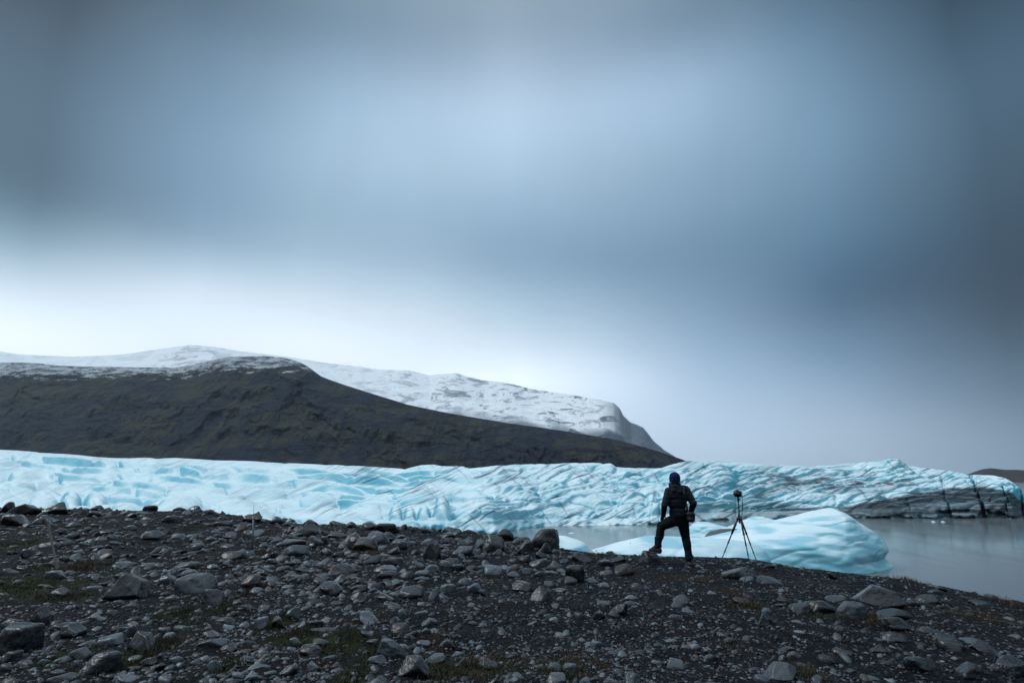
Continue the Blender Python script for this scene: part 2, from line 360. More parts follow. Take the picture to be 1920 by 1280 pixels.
BROWN = [(1290, 1085, 60, .8, 1), (1370, 1108, 60, .8, 1), (1395, 1140, 40, 1, 1), (1180, 1076, 40, 1, .8), (1430, 1080, 30, .6, .9), (490, 1035, 22, 1, 1), (450, 1048, 40, 1, .8), (400, 1050, 60, 1, .7), (680, 1036, 36, 1, .8), (150, 1062, 30, 1, .9), (1865, 1160, 60, .8, .9), (1800, 1150, 30, .8, .6),
 (1640, 1078, 40, .6, .8), (960, 1240, 80, .6, .8), (1090, 1245, 60, .7, .8), (700, 1160, 30, 1, .7), (820, 1190, 40, 1, .6), (350, 1190, 60, 1, .7), (1520, 1262, 30, 1, .7), (1630, 1163, 22, .7, .8), (1160, 1045, 40, .7, .6), (925, 1092, 30, .8, .7), (600, 1240, 60, 1, .5), (1380, 1212, 30, 1, .6)]
# polar sheet, fine in front, coarse behind; the far rim lies on the lake bed
az_ = np.concatenate([np.linspace(-180, -58, 46)[:-1], np.linspace(-58, 58, 900), np.linspace(58, 180, 46)[1:]])
rr_ = np.concatenate([[.02], np.geomspace(.8, 3.6, 14), np.geomspace(3.7, 30, 430), np.geomspace(30.5, 900, 50)])
A_, R_ = np.meshgrid(np.radians(az_), rr_); GX, GY = R_*np.sin(A_), R_*np.cos(A_); GZ = ground_z(GX, GY, True)
V = np.stack([GX, GY, GZ], -1).reshape(-1, 3)
g = obj_np('ground', V, grid_faces(len(rr_), len(az_))[:, ::-1], GROUND, attrs={'moss': gaus(V[:, 0], V[:, 1], MOSS), 'brown': gaus(V[:, 0], V[:, 1], BROWN)})
tag(g, kind='structure')
# ---- lake
r_ = np.concatenate([[.1], np.geomspace(8, 9500, 70)]); t_ = np.linspace(0, 2*PI, 97)
T_, RR = np.meshgrid(t_, r_); V = np.stack([RR*np.sin(T_), RR*np.cos(T_), RR*0], -1).reshape(-1, 3)
tag(obj_np('lake', V, grid_faces(71, 97)[:, ::-1], WATER), kind='structure')

# ---- glacier: a sheet from the waterline up and back over its ridges
u = np.concatenate([np.arange(-500, -20, 8.), np.arange(-20, 1880, 2.0), np.arange(1880, 1926, 1.)]); nv = 440
SK = [(-500, 838), (-200, 836), (0, 840), (50, 843), (100, 847), (150, 850), (200, 853), (265, 856), (330, 855), (400, 859), (480, 861), (560, 866), (600, 868), (640, 871), (700, 873), (760, 876), (790, 869), (810, 868), (840, 871), (870, 871), (880, 876), (930, 871),
      (1000, 868), (1060, 867), (1110, 866), (1145, 866), (1155, 874), (1200, 876), (1240, 876), (1262, 868), (1290, 862), (1350, 862), (1400, 866), (1450, 870), (1500, 873), (1560, 871), (1590, 867), (1620, 864), (1650, 863), (1665, 859), (1685, 859), (1692, 866), (1705, 871), (1740, 876), (1770, 880), (1800, 884), (1816, 888), (1850, 888), (1870, 891), (1890, 898), (1905, 907), (1916, 918), (1922, 935), (1926, 990)]
sky_y = ip(u, SK); _k = np.hanning(61); _us = np.arange(-560, 1990, 1.); _sm = np.convolve(np.pad(ip(_us, SK), 30, 'edge'), _k/_k.sum(), 'valid'); sky_s = np.where(u > 1895, sky_y, np.interp(u, _us, _sm))
D0 = ip(u, [(-500, 62), (0, 58), (600, 57), (850, 54), (925, 56), (970, 61), (1020, 65), (1240, 67), (1300, 71), (1400, 76), (1600, 77), (1800, 77), (1900, 77), (1926, 80)])
Dc = ip(u, [(-500, 420), (0, 320), (400, 220), (700, 150), (900, 112), (1150, 102), (1300, 100), (1600, 104), (1800, 94), (1900, 84), (1926, 82)])
lip = ip(u, [(-500, 966), (0, 962), (500, 972), (850, 978), (900, 975), (1200, 972), (1260, 960), (1330, 962), (1500, 958), (1700, 950), (1850, 940), (1905, 945), (1916, 960), (1926, 985)])
v = np.linspace(0, 1, nv); U, Vv = np.meshgrid(u, v)
va, vb = .10, .93
tt = np.clip((Vv-va)/(vb-va), 0, 1); skm = sky_s+(sky_y-sky_s)*tt**9; PYs = lip+(skm-lip)*tt**.93
Df = D0+2.5; D = Df*(Dc/Df)**(tt**1.15)
tilt = .10
# wavy ridges running across, rounded tops and sharp troughs
left = 1-sstep(U, 760, 1000); right = sstep(U, 1240, 1400); mid = (1-left)*(1-right)
wx = U+26*noise(U/160, tt*5, 0, 3); wt = tt+.05*noise(U/110, tt*4, 0, 4)
rid = fbm(wx/230, wt*7.5-U*.0016, 0, 3, 11, .5, True)
f1, f2, cid = worley(wx/95+3*wt, wt*6.5-U*.002, 21); dome = .62-f1**2*1.1; crease = sstep(f2-f1, 0, .16)
g1, g2, gid = worley(wx/42-2.2*wt, wt*12+U*.003, 22); dome2 = .55-g1**2
h1, h2, hid = worley((U*.86-PYs*.5)/60, (U*.42+PYs*.9)/30, 23)                          # tilted blocks of the middle part
disp = (left*(5.0*rid+4.5*dome*crease+1.5*dome2*sstep(noise(U/130, tt*5, 0, 31), -.1, .5)+2.8*(cid-.5)*crease)
        + mid*(4.5*rid+4.5*dome*crease+2.6*(.5-h1**2)+1.6*(hid-.5)*sstep(h2-h1, 0, .2)+.8*dome2)
        + right*(5*rid+4.5*dome*crease+1.6*dome2+1.6*(gid-.5)*sstep(g2-g1, 0, .12)+2*np.abs(noise(U/60, (PYs+U*.16)/11, 0, 41))))
def lump(cx, cy, rx, ry, a, ang=0., p=2.2):
    ca, sa = math.cos(ang), math.sin(ang); dx, dy = U-cx, PYs-cy; x_, y_ = (dx*ca+dy*sa)/rx, (-dx*sa+dy*ca)/ry
    q = (np.abs(x_)**p+np.abs(y_)**p); return a*np.clip(1-q, 0, 1)**.7
LUMPS = [(20, 932, 62, 15, 9), (78, 944, 34, 12, 8), (90, 926, 30, 9, 6), (133, 936, 21, 13, 9), (180, 938, 24, 12, 9), (150, 954, 34, 8, 6), (200, 950, 20, 7, 5), (238, 952, 38, 8, 7), (330, 945, 52, 13, 9), (440, 946, 50, 12, 7), (470, 962, 46, 9, 6), (420, 956, 30, 6, 5),
 (620, 962, 80, 14, 7), (700, 950, 60, 16, 8, -.1), (790, 944, 52, 20, 10), (742, 962, 14, 26, 8), (768, 962, 13, 26, 8), (795, 962, 14, 30, 9), (828, 958, 18, 32, 12), (815, 980, 24, 12, 7), (852, 985, 10, 12, 6), (900, 962, 52, 18, 11, .12), (960, 966, 60, 16, 8), (1020, 958, 70, 20, 7),
 (985, 930, 40, 14, 8, .1), (1080, 930, 90, 26, 7), (1185, 938, 32, 17, 9), (1195, 950, 20, 15, 7), (1222, 942, 14, 18, 8), (1215, 925, 26, 14, 7), (1240, 968, 30, 20, 9, .3), (1268, 925, 30, 12, 8), (1325, 925, 26, 18, 9), (1348, 897, 38, 26, 12), (1300, 892, 46, 14, 6), (1370, 930, 50, 14, 8, -.5), (1415, 920, 36, 14, 8, -.4), (1310, 948, 50, 16, 8, -.3),
 (1450, 912, 60, 12, 6, -.2), (1520, 925, 80, 14, 6, -.15), (1600, 920, 80, 16, 6, -.1), (1675, 866, 22, 8, 7), (1705, 908, 70, 18, 6, -.1), (1800, 905, 40, 16, 7), (1870, 905, 42, 16, 8, .15), (600, 930, 40, 12, 6), (820, 905, 90, 20, 5, -.3), (930, 895, 80, 18, 5, -.2), (1060, 885, 90, 14, 5), (1290, 905, 30, 12, 6)]
lm = np.zeros(U.shape)
for q in LUMPS: lm = np.maximum(lm, lump(*q))
ph = tt*8.5+1.3*noise(U/240, tt*2.5, 0, 101)+.25*noise(U/60, tt*6, 0, 102)+U*.0011; sw = ph-np.floor(ph); am = .45+.75*np.abs(noise(U/190, np.floor(ph)*1.7, 0, 103))
prof = np.where(sw < .2, sstep(sw, 0, .2), 1-((sw-.2)/.8)**.8)
disp = disp*(1-.35*left)+prof*am*(8.5*left+3.2*mid+2.0*right)-2.6*left
disp = disp*(1-.55*sstep(lm, 0, 4))+lm
gv = 1-np.clip(np.abs(fbm((U*.9+PYs*.5)/60+.6*noise(U/80, PYs/20, 0, 55), (U*.42+PYs*.9)/10, 0, 3, 51, .55))*5, 0, 1)
q1 = (PYs+.20*U+9*noise(U/130, PYs/40, 0, 111))/10.5; s1 = q1-np.floor(q1); a1 = .3+np.abs(noise(U/110, np.floor(q1)*1.9, 0, 112))
q2 = (PYs+.34*U+12*noise(U/120, PYs/50, 0, 113))/17; s2_ = q2-np.floor(q2); a2_ = .3+np.abs(noise(U/90, np.floor(q2)*1.9, 0, 114))
pf = lambda s: np.where(s > .82, sstep(1-s, 0, .18), (s/.82)**.7)
disp = disp+right*(4.6*pf(s1)*a1-2)+mid*(3.6*pf(s2_)*a2_-1.5)
disp = disp-.9*gv*(mid+.1*left+.7*right)-1.6*(1-sstep(f2-f1, 0, .06))*(1-.6*left)   # grooves along the strata
disp += .5*fbm(U/26, PYs/7, tt*6, 3, 61)
edge = sstep(tt, 0, .04); topf = 1-sstep(tt, .90, 1.0)*.80
# cracks in the cliff on the right
def crack(pts, w, dep):
    xs = np.array([p[0] for p in pts], float); ys = np.array([p[1] for p in pts], float)
    o = np.argsort(ys); xc = np.interp(PYs, ys[o], xs[o]); xc = xc+5*noise(PYs/14, PYs*0, 0, 71)+2*noise(PYs/5, PYs*0, 0, 72)
    m_ = (PYs > ys.min()-2) & (PYs < ys.max()+3); w_ = w*(.55+.8*np.abs(noise(PYs/8, PYs*0, 0, 73))); return dep*(.6+.5*noise(PYs/11, PYs*0, 0, 74))*np.exp(-((U-xc)/w_)**2)*m_
ck = crack([(1763, 888), (1768, 905), (1772, 930), (1787, 957)], 2.0, 15)+crack([(1818, 886), (1826, 905), (1840, 935), (1864, 968)], 3.0, 20)+crack([(1913, 905), (1917, 960)], 2.5, 10)
ck += crack([(1862, 926), (1848, 936), (1834, 952)], 2, 8)+crack([(1880, 915), (1890, 935), (1886, 955)], 1.6, 6)+crack([(1700, 930), (1712, 962)], 2, 5)+crack([(1248, 930), (1236, 965), (1222, 985)], 3.5, 9)+crack([(1232, 920), (1226, 946), (1215, 975)], 2, 6)
Xa, Sl = ray(U, PYs)
dpx = 2.75*(disp-4.5)*edge*topf*(1-.25*right)
PY2 = PYs-dpx+3.0*(1-np.exp(-tt*6))*topf
a2, s2 = ray(U, PY2); X = a2*D; Y = D.copy(); Z = EYE+s2*D
# front face: from below the waterline up to the lip, bulging by noise
fr = Vv < va; k = np.clip(Vv/va, 0, 1)
i0 = int(np.ceil(va*(nv-1)))
Zlip = Z[i0][None, :]; fz = -1.0+(Zlip+1.0)*k; fd = D0+(D[i0][None, :]-D0)*k**1.6+(2.2*noise(U/34, fz*.9, 0, 81)+1.2*noise(U/11, fz*1.6, 0, 82))*np.sin(PI*np.clip(k*.8+.2, 0, 1))
X = np.where(fr, Xa*0+ray(U, np.full(U.shape, 960.))[0]*fd, X); Y = np.where(fr, fd, Y); Z = np.where(fr, fz, Z)
# cracks push the surface away from the lake
cd_ = ck*D/F; Y = Y+cd_*2.2; X = X+ray(U, PYs)[0]*cd_*2.2
# behind the crest it falls away
bk = np.clip((Vv-vb)/(1-vb), 0, 1); Y = Y+bk*60; X = X+ray(U, PYs)[0]*bk*60; Z = Z-bk**1.3*14
PXs, PYr = U, PYs
py_act = np.where(fr, pix(X, Y, Z)[1], PY2)
ash = np.zeros(U.shape)
bnd = ip(U, [(1290, 1000), (1315, 975), (1360, 956), (1397, 944), (1456, 935), (1500, 948), (1569, 950), (1638, 934), (1707, 922), (1776, 913), (1827, 910), (1845, 908), (1896, 918), (1913, 935), (1926, 940)])
wob = 5*noise(U/28, PYs/14, 0, 91)+2*noise(U/9, PYs/8, 0, 92)
ash = sstep(py_act-bnd-wob, 0, 7)*sstep(U, 1300, 1360)*ip(U, [(1300, .5), (1460, .62), (1560, .9), (1700, 1), (1926, 1)])
ash = np.maximum(ash, .75*sstep(py_act, 977, 981)*sstep(U, 1180, 1240))  # dark strip at the waterline: shade of an undercut base, painted as ash
for (cx, cy, rx, ry, a_, an) in [(1480, 905, 90, 6, .8, -.06), (1500, 893, 70, 5, .7, .12), (1560, 915, 60, 6, .6, .1), (1420, 930, 60, 5, .6, -.35), (1330, 955, 50, 6, .45, -.3), (1640, 912, 60, 5, .4, -.1)]:
    ca, sa = math.cos(an), math.sin(an); dx, dy = U-cx, PYs-cy
    ash = np.maximum(ash, a_*np.exp(-((dx*ca+dy*sa)/rx)**2-((-dx*sa+dy*ca)/ry)**2))
rim = sstep(U, 1380, 1480)*sstep(1780-U, 0, 120)*np.exp(-((PYs-900)/22)**2)
rim = np.maximum(rim, .6*np.exp(-((U-650)/40)**2-((PYs-955)/10)**2))
lines = .25+.75*sstep(U, 480, 760)
V = np.stack([X, Y, Z], -1).reshape(-1, 3)
gl = obj_np('glacier', V, grid_faces(nv, len(u))[:, ::1], ICE_G, uv=np.stack([U, py_act], -1).reshape(-1, 2), attrs={'ash': ash, 'rim': rim, 'lines': lines})
tag(gl, kind='structure')

# ---- hills and mountains: sheets with their own distance, height and gullies
def ridge(name, sk, Dbase, Dcr, mat, step=4., rows=200, gul=9., back=500, seed=0, attrs=None, expo=1.0):
    u = np.arange(sk[0][0], sk[-1][0]+.1, step); v = np.linspace(0, 1, rows); U, V_ = np.meshgrid(u, v)
    sy = ip(U, sk)+(.8+1.6*(seed == 200)*sstep(U, 520, 640))*fbm(U/16, U*0, 0, 4, seed+1); db = ip(U, Dbase); dc = ip(U, Dcr); t = np.clip(V_/.88, 0, 1)
    D = db+(dc-db)*t; sl_ = ray(U, sy)[1]; zc = EYE+sl_*dc; z = -4+(zc+4)*t**expo
    gl_ = fbm(U/58+.6*noise(U/90, t*2, 0, seed+3), t*3.2, 0, 5, seed+5, .55, True)
    terr = noise(U/240, t*15+.8*noise(U/120, t*3, 0, seed+9), 0, seed+7)
    px_m = dc/F; z = z+px_m*(gul*(gl_-.35)+gul*.22*terr)*np.sin(PI*np.clip(t, 0, 1))**.7
    D = D+px_m*gul*2.2*(gl_-.3)*np.sin(PI*t)
    bk = np.clip((V_-.88)/.12, 0, 1); D = D+bk*back; z = z-bk**1.5*back*.5
    a = ray(U, np.full(U.shape, 860.))[0]; z = np.maximum(z, -4)
    V = np.stack([a*D, D, z], -1).reshape(-1, 3)
    at = {k: f(U, t, z).ravel() for k, f in (attrs or {}).items()}
    return tag(obj_np(name, V, grid_faces(rows, len(u)), mat, attrs=at), kind='structure')
HILL_SK = [(-700, 700), (-300, 680), (0, 679), (40, 681), (80, 685), (150, 687), (300, 689), (330, 685), (370, 675), (410, 668), (480, 667), (520, 671), (545, 678), (560, 685), (590, 705), (615, 714), (640, 722), (700, 740), (760, 758), (850, 776), (950, 792), (1050, 806), (1150, 822), (1200, 835), (1240, 847), (1280, 861), (1330, 882), (1400, 892)]
ridge('dark_hill', HILL_SK, [(-700, 800), (600, 720), (1300, 560), (1400, 520)], [(-700, 1300), (0, 1200), (450, 1100), (900, 900), (1300, 680), (1400, 620)], mat_hill('hill_ground', 196., 204., k_=.45), 2.5, 340, 62, 300, 100, expo=.85)
SN_SK = [(-700, 600), (-200, 636), (0, 664), (100, 668), (200, 664), (280, 652), (330, 646), (380, 650), (430, 658), (520, 668), (600, 680), (640, 684), (700, 692), (760, 694), (800, 703), (850, 699), (900, 712), (950, 717), (1000, 729), (1060, 737), (1100, 744), (1130, 749), (1155, 754), (1166, 764), (1172, 778), (1184, 790), (1196, 794), (1208, 800), (1218, 812), (1228, 826), (1245, 842), (1262, 852), (1290, 872), (1330, 884)]
ridge('snowy_mountain', SN_SK, [(-700, 3300), (1330, 3100)], [(-700, 5200), (1000, 4700), (1330, 3800)], mat_hill('snow', snowy=True), 2.5, 280, 34, 1200, 200,
      attrs={'rocky': lambda U, t, z: .15+.75*sstep(U, 560, 960)*(.4+.6*sstep(noise(U/60, t*5, 0, 77), -.4, .3))+.4*np.exp(-((U-340)/60)**2), 'bare': lambda U, t, z: sstep(U, 1120, 1180)*sstep(1.0-t, .002, .02)*(.93+.07*noise(U/10, t*30, 0, 5))+.8*sstep(.56-t+.08*noise(U/50, t*6, 0, 3), 0, .12)}, expo=.9)
m = Mat('far_hill_ground'); m.set(Base_Color=m.mix(m.noise(m.geo('Position'), .08, 6), (.020, .017, .020), (.055, .042, .044)), Roughness=.9)
ridge('far_hill', [(1780, 893), (1812, 888), (1822, 884), (1838, 879), (1855, 877), (1880, 880), (1905, 880), (1960, 884), (2060, 882), (2200, 886), (2400, 890)], [(1780, 420), (2400, 420)], [(1780, 560), (2400, 600)], m.m, 3., 60, 4, 120, 300)
# ---- haze: one closed box round the land, thin and even
hz = Mat('haze_air'); hz.t.nodes.remove(hz.b); pv = hz.n('ShaderNodeVolumePrincipled'); pv.inputs['Color'].default_value = (.74, .885, 1, 1)
pv.inputs['Density'].default_value = 6e-5; pv.inputs['Anisotropy'].default_value = 0.6; hz.t.links.new(pv.outputs[0], hz.o.inputs['Volume'])
x0, x1, y0, y1, z0, z1 = -6800, 6800, -3000, 6500, -5.2, 1230
V = np.array([(x, y, z) for z in (z0, z1) for y in (y0, y1) for x in (x0, x1)], float)
Fb = np.array([(0, 2, 3, 1), (4, 5, 7, 6), (0, 1, 5, 4), (2, 6, 7, 3), (0, 4, 6, 2), (1, 3, 7, 5)])
tag(obj_np('haze', V, Fb, hz.m, smooth=False), kind='stuff')
# ================================================================ ICEBERGS
def berg(name, levels, yc, half, label, cat='iceberg', group=None, corner=.62, n=150, rows=70, bulge=.0, seed=0, dirt=None, amp=.10, top_round=.25):
    """levels: (z, x_left, x_right) from below the water to the top; half: half depth; stacked outlines with a soft front corner"""
    zs = np.array([l[0] for l in levels], float); th = np.linspace(0, 2*PI, n, endpoint=False)
    zz = np.concatenate([np.linspace(zs[0], zs[-1], rows)]); V = []
    for z in zz:
        xl = np.interp(z, zs, [l[1] for l in levels]); xr = np.interp(z, zs, [l[2] for l in levels]); cx, hx = (xl+xr)/2, (xr-xl)/2
        hf = (z-zs[0])/(zs[-1]-zs[0]); hy = half*max(.03, (1-hf**2.2)**.6)
        c, s_ = np.cos(th), np.sin(th); p = 1.5 if corner < 1 else 2.0
        rr = (np.abs(c)**p+np.abs(s_)**p)**(-1/p)
        x = cx+hx*rr*c+(.26*hx*np.clip(-rr*s_, 0, 1)*(1-np.abs(rr*c)) if corner < 1 else 0); y = yc+hy*rr*s_
        
        V.append(np.stack([x, y, np.full(n, z)], -1))
    V = np.array(V); X, Y, Z = V[..., 0], V[..., 1], V[..., 2]
    d = fbm(X*.22, Y*.22, Z*.8+X*.10, 3, seed+3)*amp*11+amp*1.6*np.abs(noise(X*.25, Y*.25, Z*2.0-X*.35, seed+4))+amp*.6*fbm(X*2.2, Y*2.2, Z*4+X, 4, seed+8)-amp*1.1*np.clip(1-np.abs(noise(X*.5, Y*.5, Z*1.5-X*.3, seed+9))*6, 0, 1)
    nx, ny = X-X.mean(1, keepdims=True), Y-yc; ln = np.hypot(nx, ny)+.3
    sc_ = np.minimum(1, ln/ (half*.6))
    X += nx/ln*d*sc_*.6; Y += ny/ln*d*sc_*1.5
    V = np.stack([X, Y, Z], -1).reshape(-1, 3); Fc = []
    i = (np.arange(rows-1)[:, None]*n+np.arange(n)[None, :]); j = (np.arange(rows-1)[:, None]*n+(np.arange(n)[None, :]+1) % n)
    Fc = np.stack([i, j, j+n, i+n], -1).reshape(-1, 4)
    top = V[-n:].mean(0)+np.array([0, 0, .02]); V = np.vstack([V, top]); ti = len(V)-1; base = (rows-1)*n
    caps = np.array([(base+q, base+(q+1) % n, ti, ti) for q in range(n)])
    me = bpy.data.meshes.new(name); me.from_pydata(V.tolist(), [], Fc.tolist()+[(int(a), int(b), int(c)) for a, b, c, _ in caps])
    me.polygons.foreach_set('use_smooth', [True]*len(me.polygons)); me.materials.append(ICE_B)
    if dirt is not None:
        pass
    o = link(bpy.data.objects.new(name, me)); return tag(o, label, cat, group)
def lv(Y, pts):                       # pts: (py, px_left, px_right) read at distance Y
    r = []
    for py, a, b in pts:
        va_, vb_ = P(a, py, Y), P(b, py, Y); r.append((va_.z, va_.x, vb_.x))
    return [(-1.2, r[0][1], r[0][2])]+r
big = berg('iceberg', lv(38, [(1058, 1236, 1671), (1050, 1240, 1662), (1042, 1246, 1656), (1030, 1262, 1664), (1015, 1292, 1655), (1005, 1330, 1648), (995, 1375, 1636), (985, 1415, 1620), (975, 1455, 1603), (967, 1490, 1592), (960, 1515, 1580), (955, 1540, 1568), (952, 1550, 1560)]),
     38, 4.2, 'large pale blue iceberg with a steep rounded right end behind the tripod', corner=.45, n=260, rows=120, seed=7, amp=.045)
berg('iceberg', lv(31, [(1098, 1080, 1450), (1060, 1086, 1449), (1045, 1095, 1446), (1032, 1112, 1438), (1022, 1150, 1425), (1014, 1178, 1395), (1009, 1200, 1310), (1006, 1212, 1240)]),
     31.5, 3.0, 'low flat white ice slab with dark specks behind the person legs', corner=3, n=200, rows=60, seed=17, amp=.07)
berg('iceberg', lv(32, [(1095, 1020, 1114), (1032, 1032, 1107), (1024, 1036, 1102), (1018, 1038, 1097), (1014, 1039, 1090), (1010, 1040, 1078), (1004, 1042, 1060)]),
     32, 2.2, 'small white iceberg sloping down just right of the large round boulder', corner=3, n=120, rows=40, seed=27, amp=.05)
berg('iceberg', lv(56, [(1004, 1284, 1405), (996, 1290, 1398), (989, 1294, 1370), (983, 1300, 1345), (978, 1306, 1328)]), 56, 3, 'small rounded pale iceberg in the water right behind the shoulder bag', corner=3, n=100, rows=36, seed=37, amp=.07)
berg('iceberg', lv(60, [(1000, 1340, 1520), (990, 1362, 1500), (982, 1380, 1480), (975, 1394, 1455), (968, 1410, 1430)]), 60, 3, 'pale ice ridge rising between the tripod and the large iceberg', corner=3, n=100, rows=36, seed=47, amp=.07)
md = Mat('ashy_ice'); md.set(Base_Color=md.mix(md.noise(md.gen(), 1.2, 6), (.03, .035, .04), (.14, .16, .17)), Roughness=.5)
o = berg('iceberg', lv(52.5, [(1009, 1318, 1412), (1002, 1324, 1404), (996, 1332, 1398), (991, 1350, 1380)]), 52.5, 1.4, 'dark ash covered lump of ice between the bag and the tripod', corner=3, n=90, rows=30, seed=57, amp=.05)
o.data.materials[0] = md.m
def floe(a, b, w, Y, label, seed, group=None):
    c = P(a, b, Y); s_ = w*Y/F/2; bpy_l = [(-.3, c.x-s_, c.x+s_), (.0, c.x-s_*1.05, c.x+s_*1.05), (.06, c.x-s_*.8, c.x+s_*.8), (.13, c.x-s_*.3, c.x+s_*.35)]
    return berg('ice_floe', bpy_l, c.y, s_*.8, label, 'ice floe', group, corner=3, n=40, rows=14, seed=seed, amp=.02)
floe(1072, 998, 13, 5.5/-float(ray(0, 1000)[1]), 'small white ice floe on the water between the round boulder and the person', 3)
floe(1750, 977, 9, 71.5, 'tiny white ice floe under the dark cliff, nearer the tripod', 4); floe(1768, 977, 8, 71.5, 'tiny white ice floe under the dark cliff, nearer the cliff crack', 5)
floe(1330, 1003, 12, 62, 'small pale ice floe beside the dark ash covered lump of ice', 6)
# ================================================================ PERSON, TRIPOD, FENCE
import bmesh
def bm_obj(name, bm, mat, parent=None, smooth=True):
    me = bpy.data.meshes.new(name); bm.normal_update(); bm.to_mesh(me); bm.free(); me.materials.append(mat)
    me.polygons.foreach_set('use_smooth', [smooth]*len(me.polygons)); return link(bpy.data.objects.new(name, me), parent)
def empty(name, loc):
    o = bpy.data.objects.new(name, None); o.empty_display_size = .2; o.location = loc; return link(o)
def cap(bm, a, b, ra, rb, seg=16, sph=True):
    a, b = Vector(a), Vector(b); d = b-a; ln = d.length; q = d.to_track_quat('Z', 'Y').to_matrix().to_4x4()
    if ln > 1e-5: bmesh.ops.create_cone(bm, cap_ends=True, segments=seg, radius1=ra, radius2=rb, depth=ln, matrix=Matrix.Translation((a+b)/2) @ q)
    if sph:
        for c, r in ((a, ra), (b, rb)): bmesh.ops.create_uvsphere(bm, u_segments=seg, v_segments=10, radius=r, matrix=Matrix.Translation(c))
def ell(bm, c, r, rot=None, seg=24):
    m_ = Matrix.Translation(Vector(c)) @ (rot.to_4x4() if rot else Matrix.Identity(4)) @ Matrix.Diagonal((*r, 1))
    bmesh.ops.create_uvsphere(bm, u_segments=seg, v_segments=seg//2+2, radius=1, matrix=m_)
def box(bm, c, s, rot=None, bev=0):
    m_ = Matrix.Translation(Vector(c)) @ (rot.to_4x4() if rot else Matrix.Identity(4)) @ Matrix.Diagonal((*s, 1))
    r = bmesh.ops.create_cube(bm, size=1, matrix=m_)
    if bev: bmesh.ops.bevel(bm, geom=list({e for v in r['verts'] for e in v.link_edges}), offset=bev, segments=3, affect='EDGES')
def chain(bm, pts, rs, seg=16):
    for i in range(len(pts)-1): cap(bm, pts[i], pts[i+1], rs[i], rs[i+1], seg)
def fuse(name, bm, mat, parent, vox=.01, smooth=3, quilt=None):
    """one continuous skin over the overlapping forms"""
    me = bpy.data.meshes.new('tmp'); bm.to_mesh(me); bm.free(); t = link(bpy.data.objects.new('tmp', me))
    r = t.modifiers.new('r', 'REMESH'); r.mode = 'VOXEL'; r.voxel_size = vox; r.use_smooth_shade = True
    if smooth: k = t.modifiers.new('s', 'SMOOTH'); k.factor = .5; k.iterations = smooth
    dg = bpy.context.evaluated_depsgraph_get(); m2 = bpy.data.meshes.new_from_object(t.evaluated_get(dg)); bpy.data.objects.remove(t); bpy.data.meshes.remove(me)
    m2.name = name; n = len(m2.vertices); co = np.empty(n*3, np.float32); m2.vertices.foreach_get('co', co); co = co.reshape(-1, 3)
    nr = np.empty(n*3, np.float32); m2.vertices.foreach_get('normal', nr); nr = nr.reshape(-1, 3)
    if quilt: co = co+nr*quilt(co)[:, None]
    m2.vertices.foreach_set('co', co.astype(np.float32).ravel()); m2.materials.clear(); m2.materials.append(mat); m2.update()
    m2.polygons.foreach_set('use_smooth', [True]*len(m2.polygons)); return link(bpy.data.objects.new(name, m2), parent)
def tube(bm, pts, r, seg=8):
    for i in range(len(pts)-1): cap(bm, pts[i], pts[i+1], r, r, seg, sph=True)
def local(o, root):                   # keep world coordinates when parented to a placed Empty
    o.matrix_parent_inverse = Matrix.Translation(-Vector(root.location)); return o

SKIN = plain('skin', (.30, .17, .12), .5); JACKET = plain('dark_jacket', (.009, .0145, .018), .7, .3, 40, spec=.2); TROUS = plain('dark_trousers', (.006, .010, .013), .85, .4, 50, spec=.12)
BEANIE = plain('blue_knit', (.010, .022, .085), .9, .8, 120, spec=.12); BOOT = plain('boot_leather', (.012, .013, .015), .6, .3); HOODM = plain('hood_cloth', (.020, .026, .034), .85, .4, 50, spec=.12)
BAGM = plain('bag_cloth', (.007, .008, .010), .7, .3, 80); BLK = plain('black_plastic', (.008, .008, .010), .42); CARB = plain('dark_tube', (.014, .018, .022), .4); GAIT = plain('gaiter_cloth', (.011, .016, .022), .8, .4, spec=.12)
YP = 11.0
def Q(a, b, dy=0.): return P(a, b, YP+dy)
person = empty('person', (Q(1290, 1057).x, YP, float(ground_z(Q(1290, 1057).x, YP))))
tag(person, 'person seen from behind in dark jacket and blue beanie, left foot up on a rock', 'person')
hd = Q(1265, 898, .02)
# body: one skin from head to ankles, with hands
bm = bmesh.new()
ell(bm, hd, (.078, .096, .112)); ell(bm, hd+Vector((0, .055, -.055)), (.056, .05, .055))
ell(bm, hd+Vector((0, .10, -.012)), (.014, .022, .024)); ell(bm, hd+Vector((0, .092, -.055)), (.026, .012, .008)); ell(bm, hd+Vector((0, .085, -.09)), (.03, .025, .022))
for s_ in (-1, 1):
    ell(bm, hd+Vector((s_*.080, 0, -.01)), (.012, .022, .034)); ell(bm, hd+Vector((s_*.034, .088, .012)), (.016, .010, .009)); ell(bm, hd+Vector((s_*.034, .088, .032)), (.024, .012, .008))
chain(bm, [hd+Vector((0, -.01, -.06)), Q(1266, 914), Q(1268, 930)], [.058, .058, .10]); ell(bm, Q(1268, 930), (.17, .10, .16)); ell(bm, Q(1270, 955), (.135, .095, .16)); ell(bm, Q(1271, 972), (.15, .10, .12))
sL, eL, wL = Q(1253.5, 921), Q(1246, 947, -.08), Q(1243.5, 966, .17); sR, eR, wR = Q(1286, 918), Q(1300, 943, -.12), Q(1295.5, 960, .06)
chain(bm, [sL, eL, wL], [.052, .038, .026]); chain(bm, [sR, eR, wR], [.052, .038, .026])
hL, kL, aL = Q(1263, 975), Q(1240, 986, .35), Q(1234, 1020, .26); hR, kR, aR = Q(1280, 977), Q(1285.5, 1007, .05), Q(1291.5, 1041, 0)
chain(bm, [hL, kL, aL], [.082, .056, .04]); chain(bm, [hR, kR, aR], [.082, .056, .04])
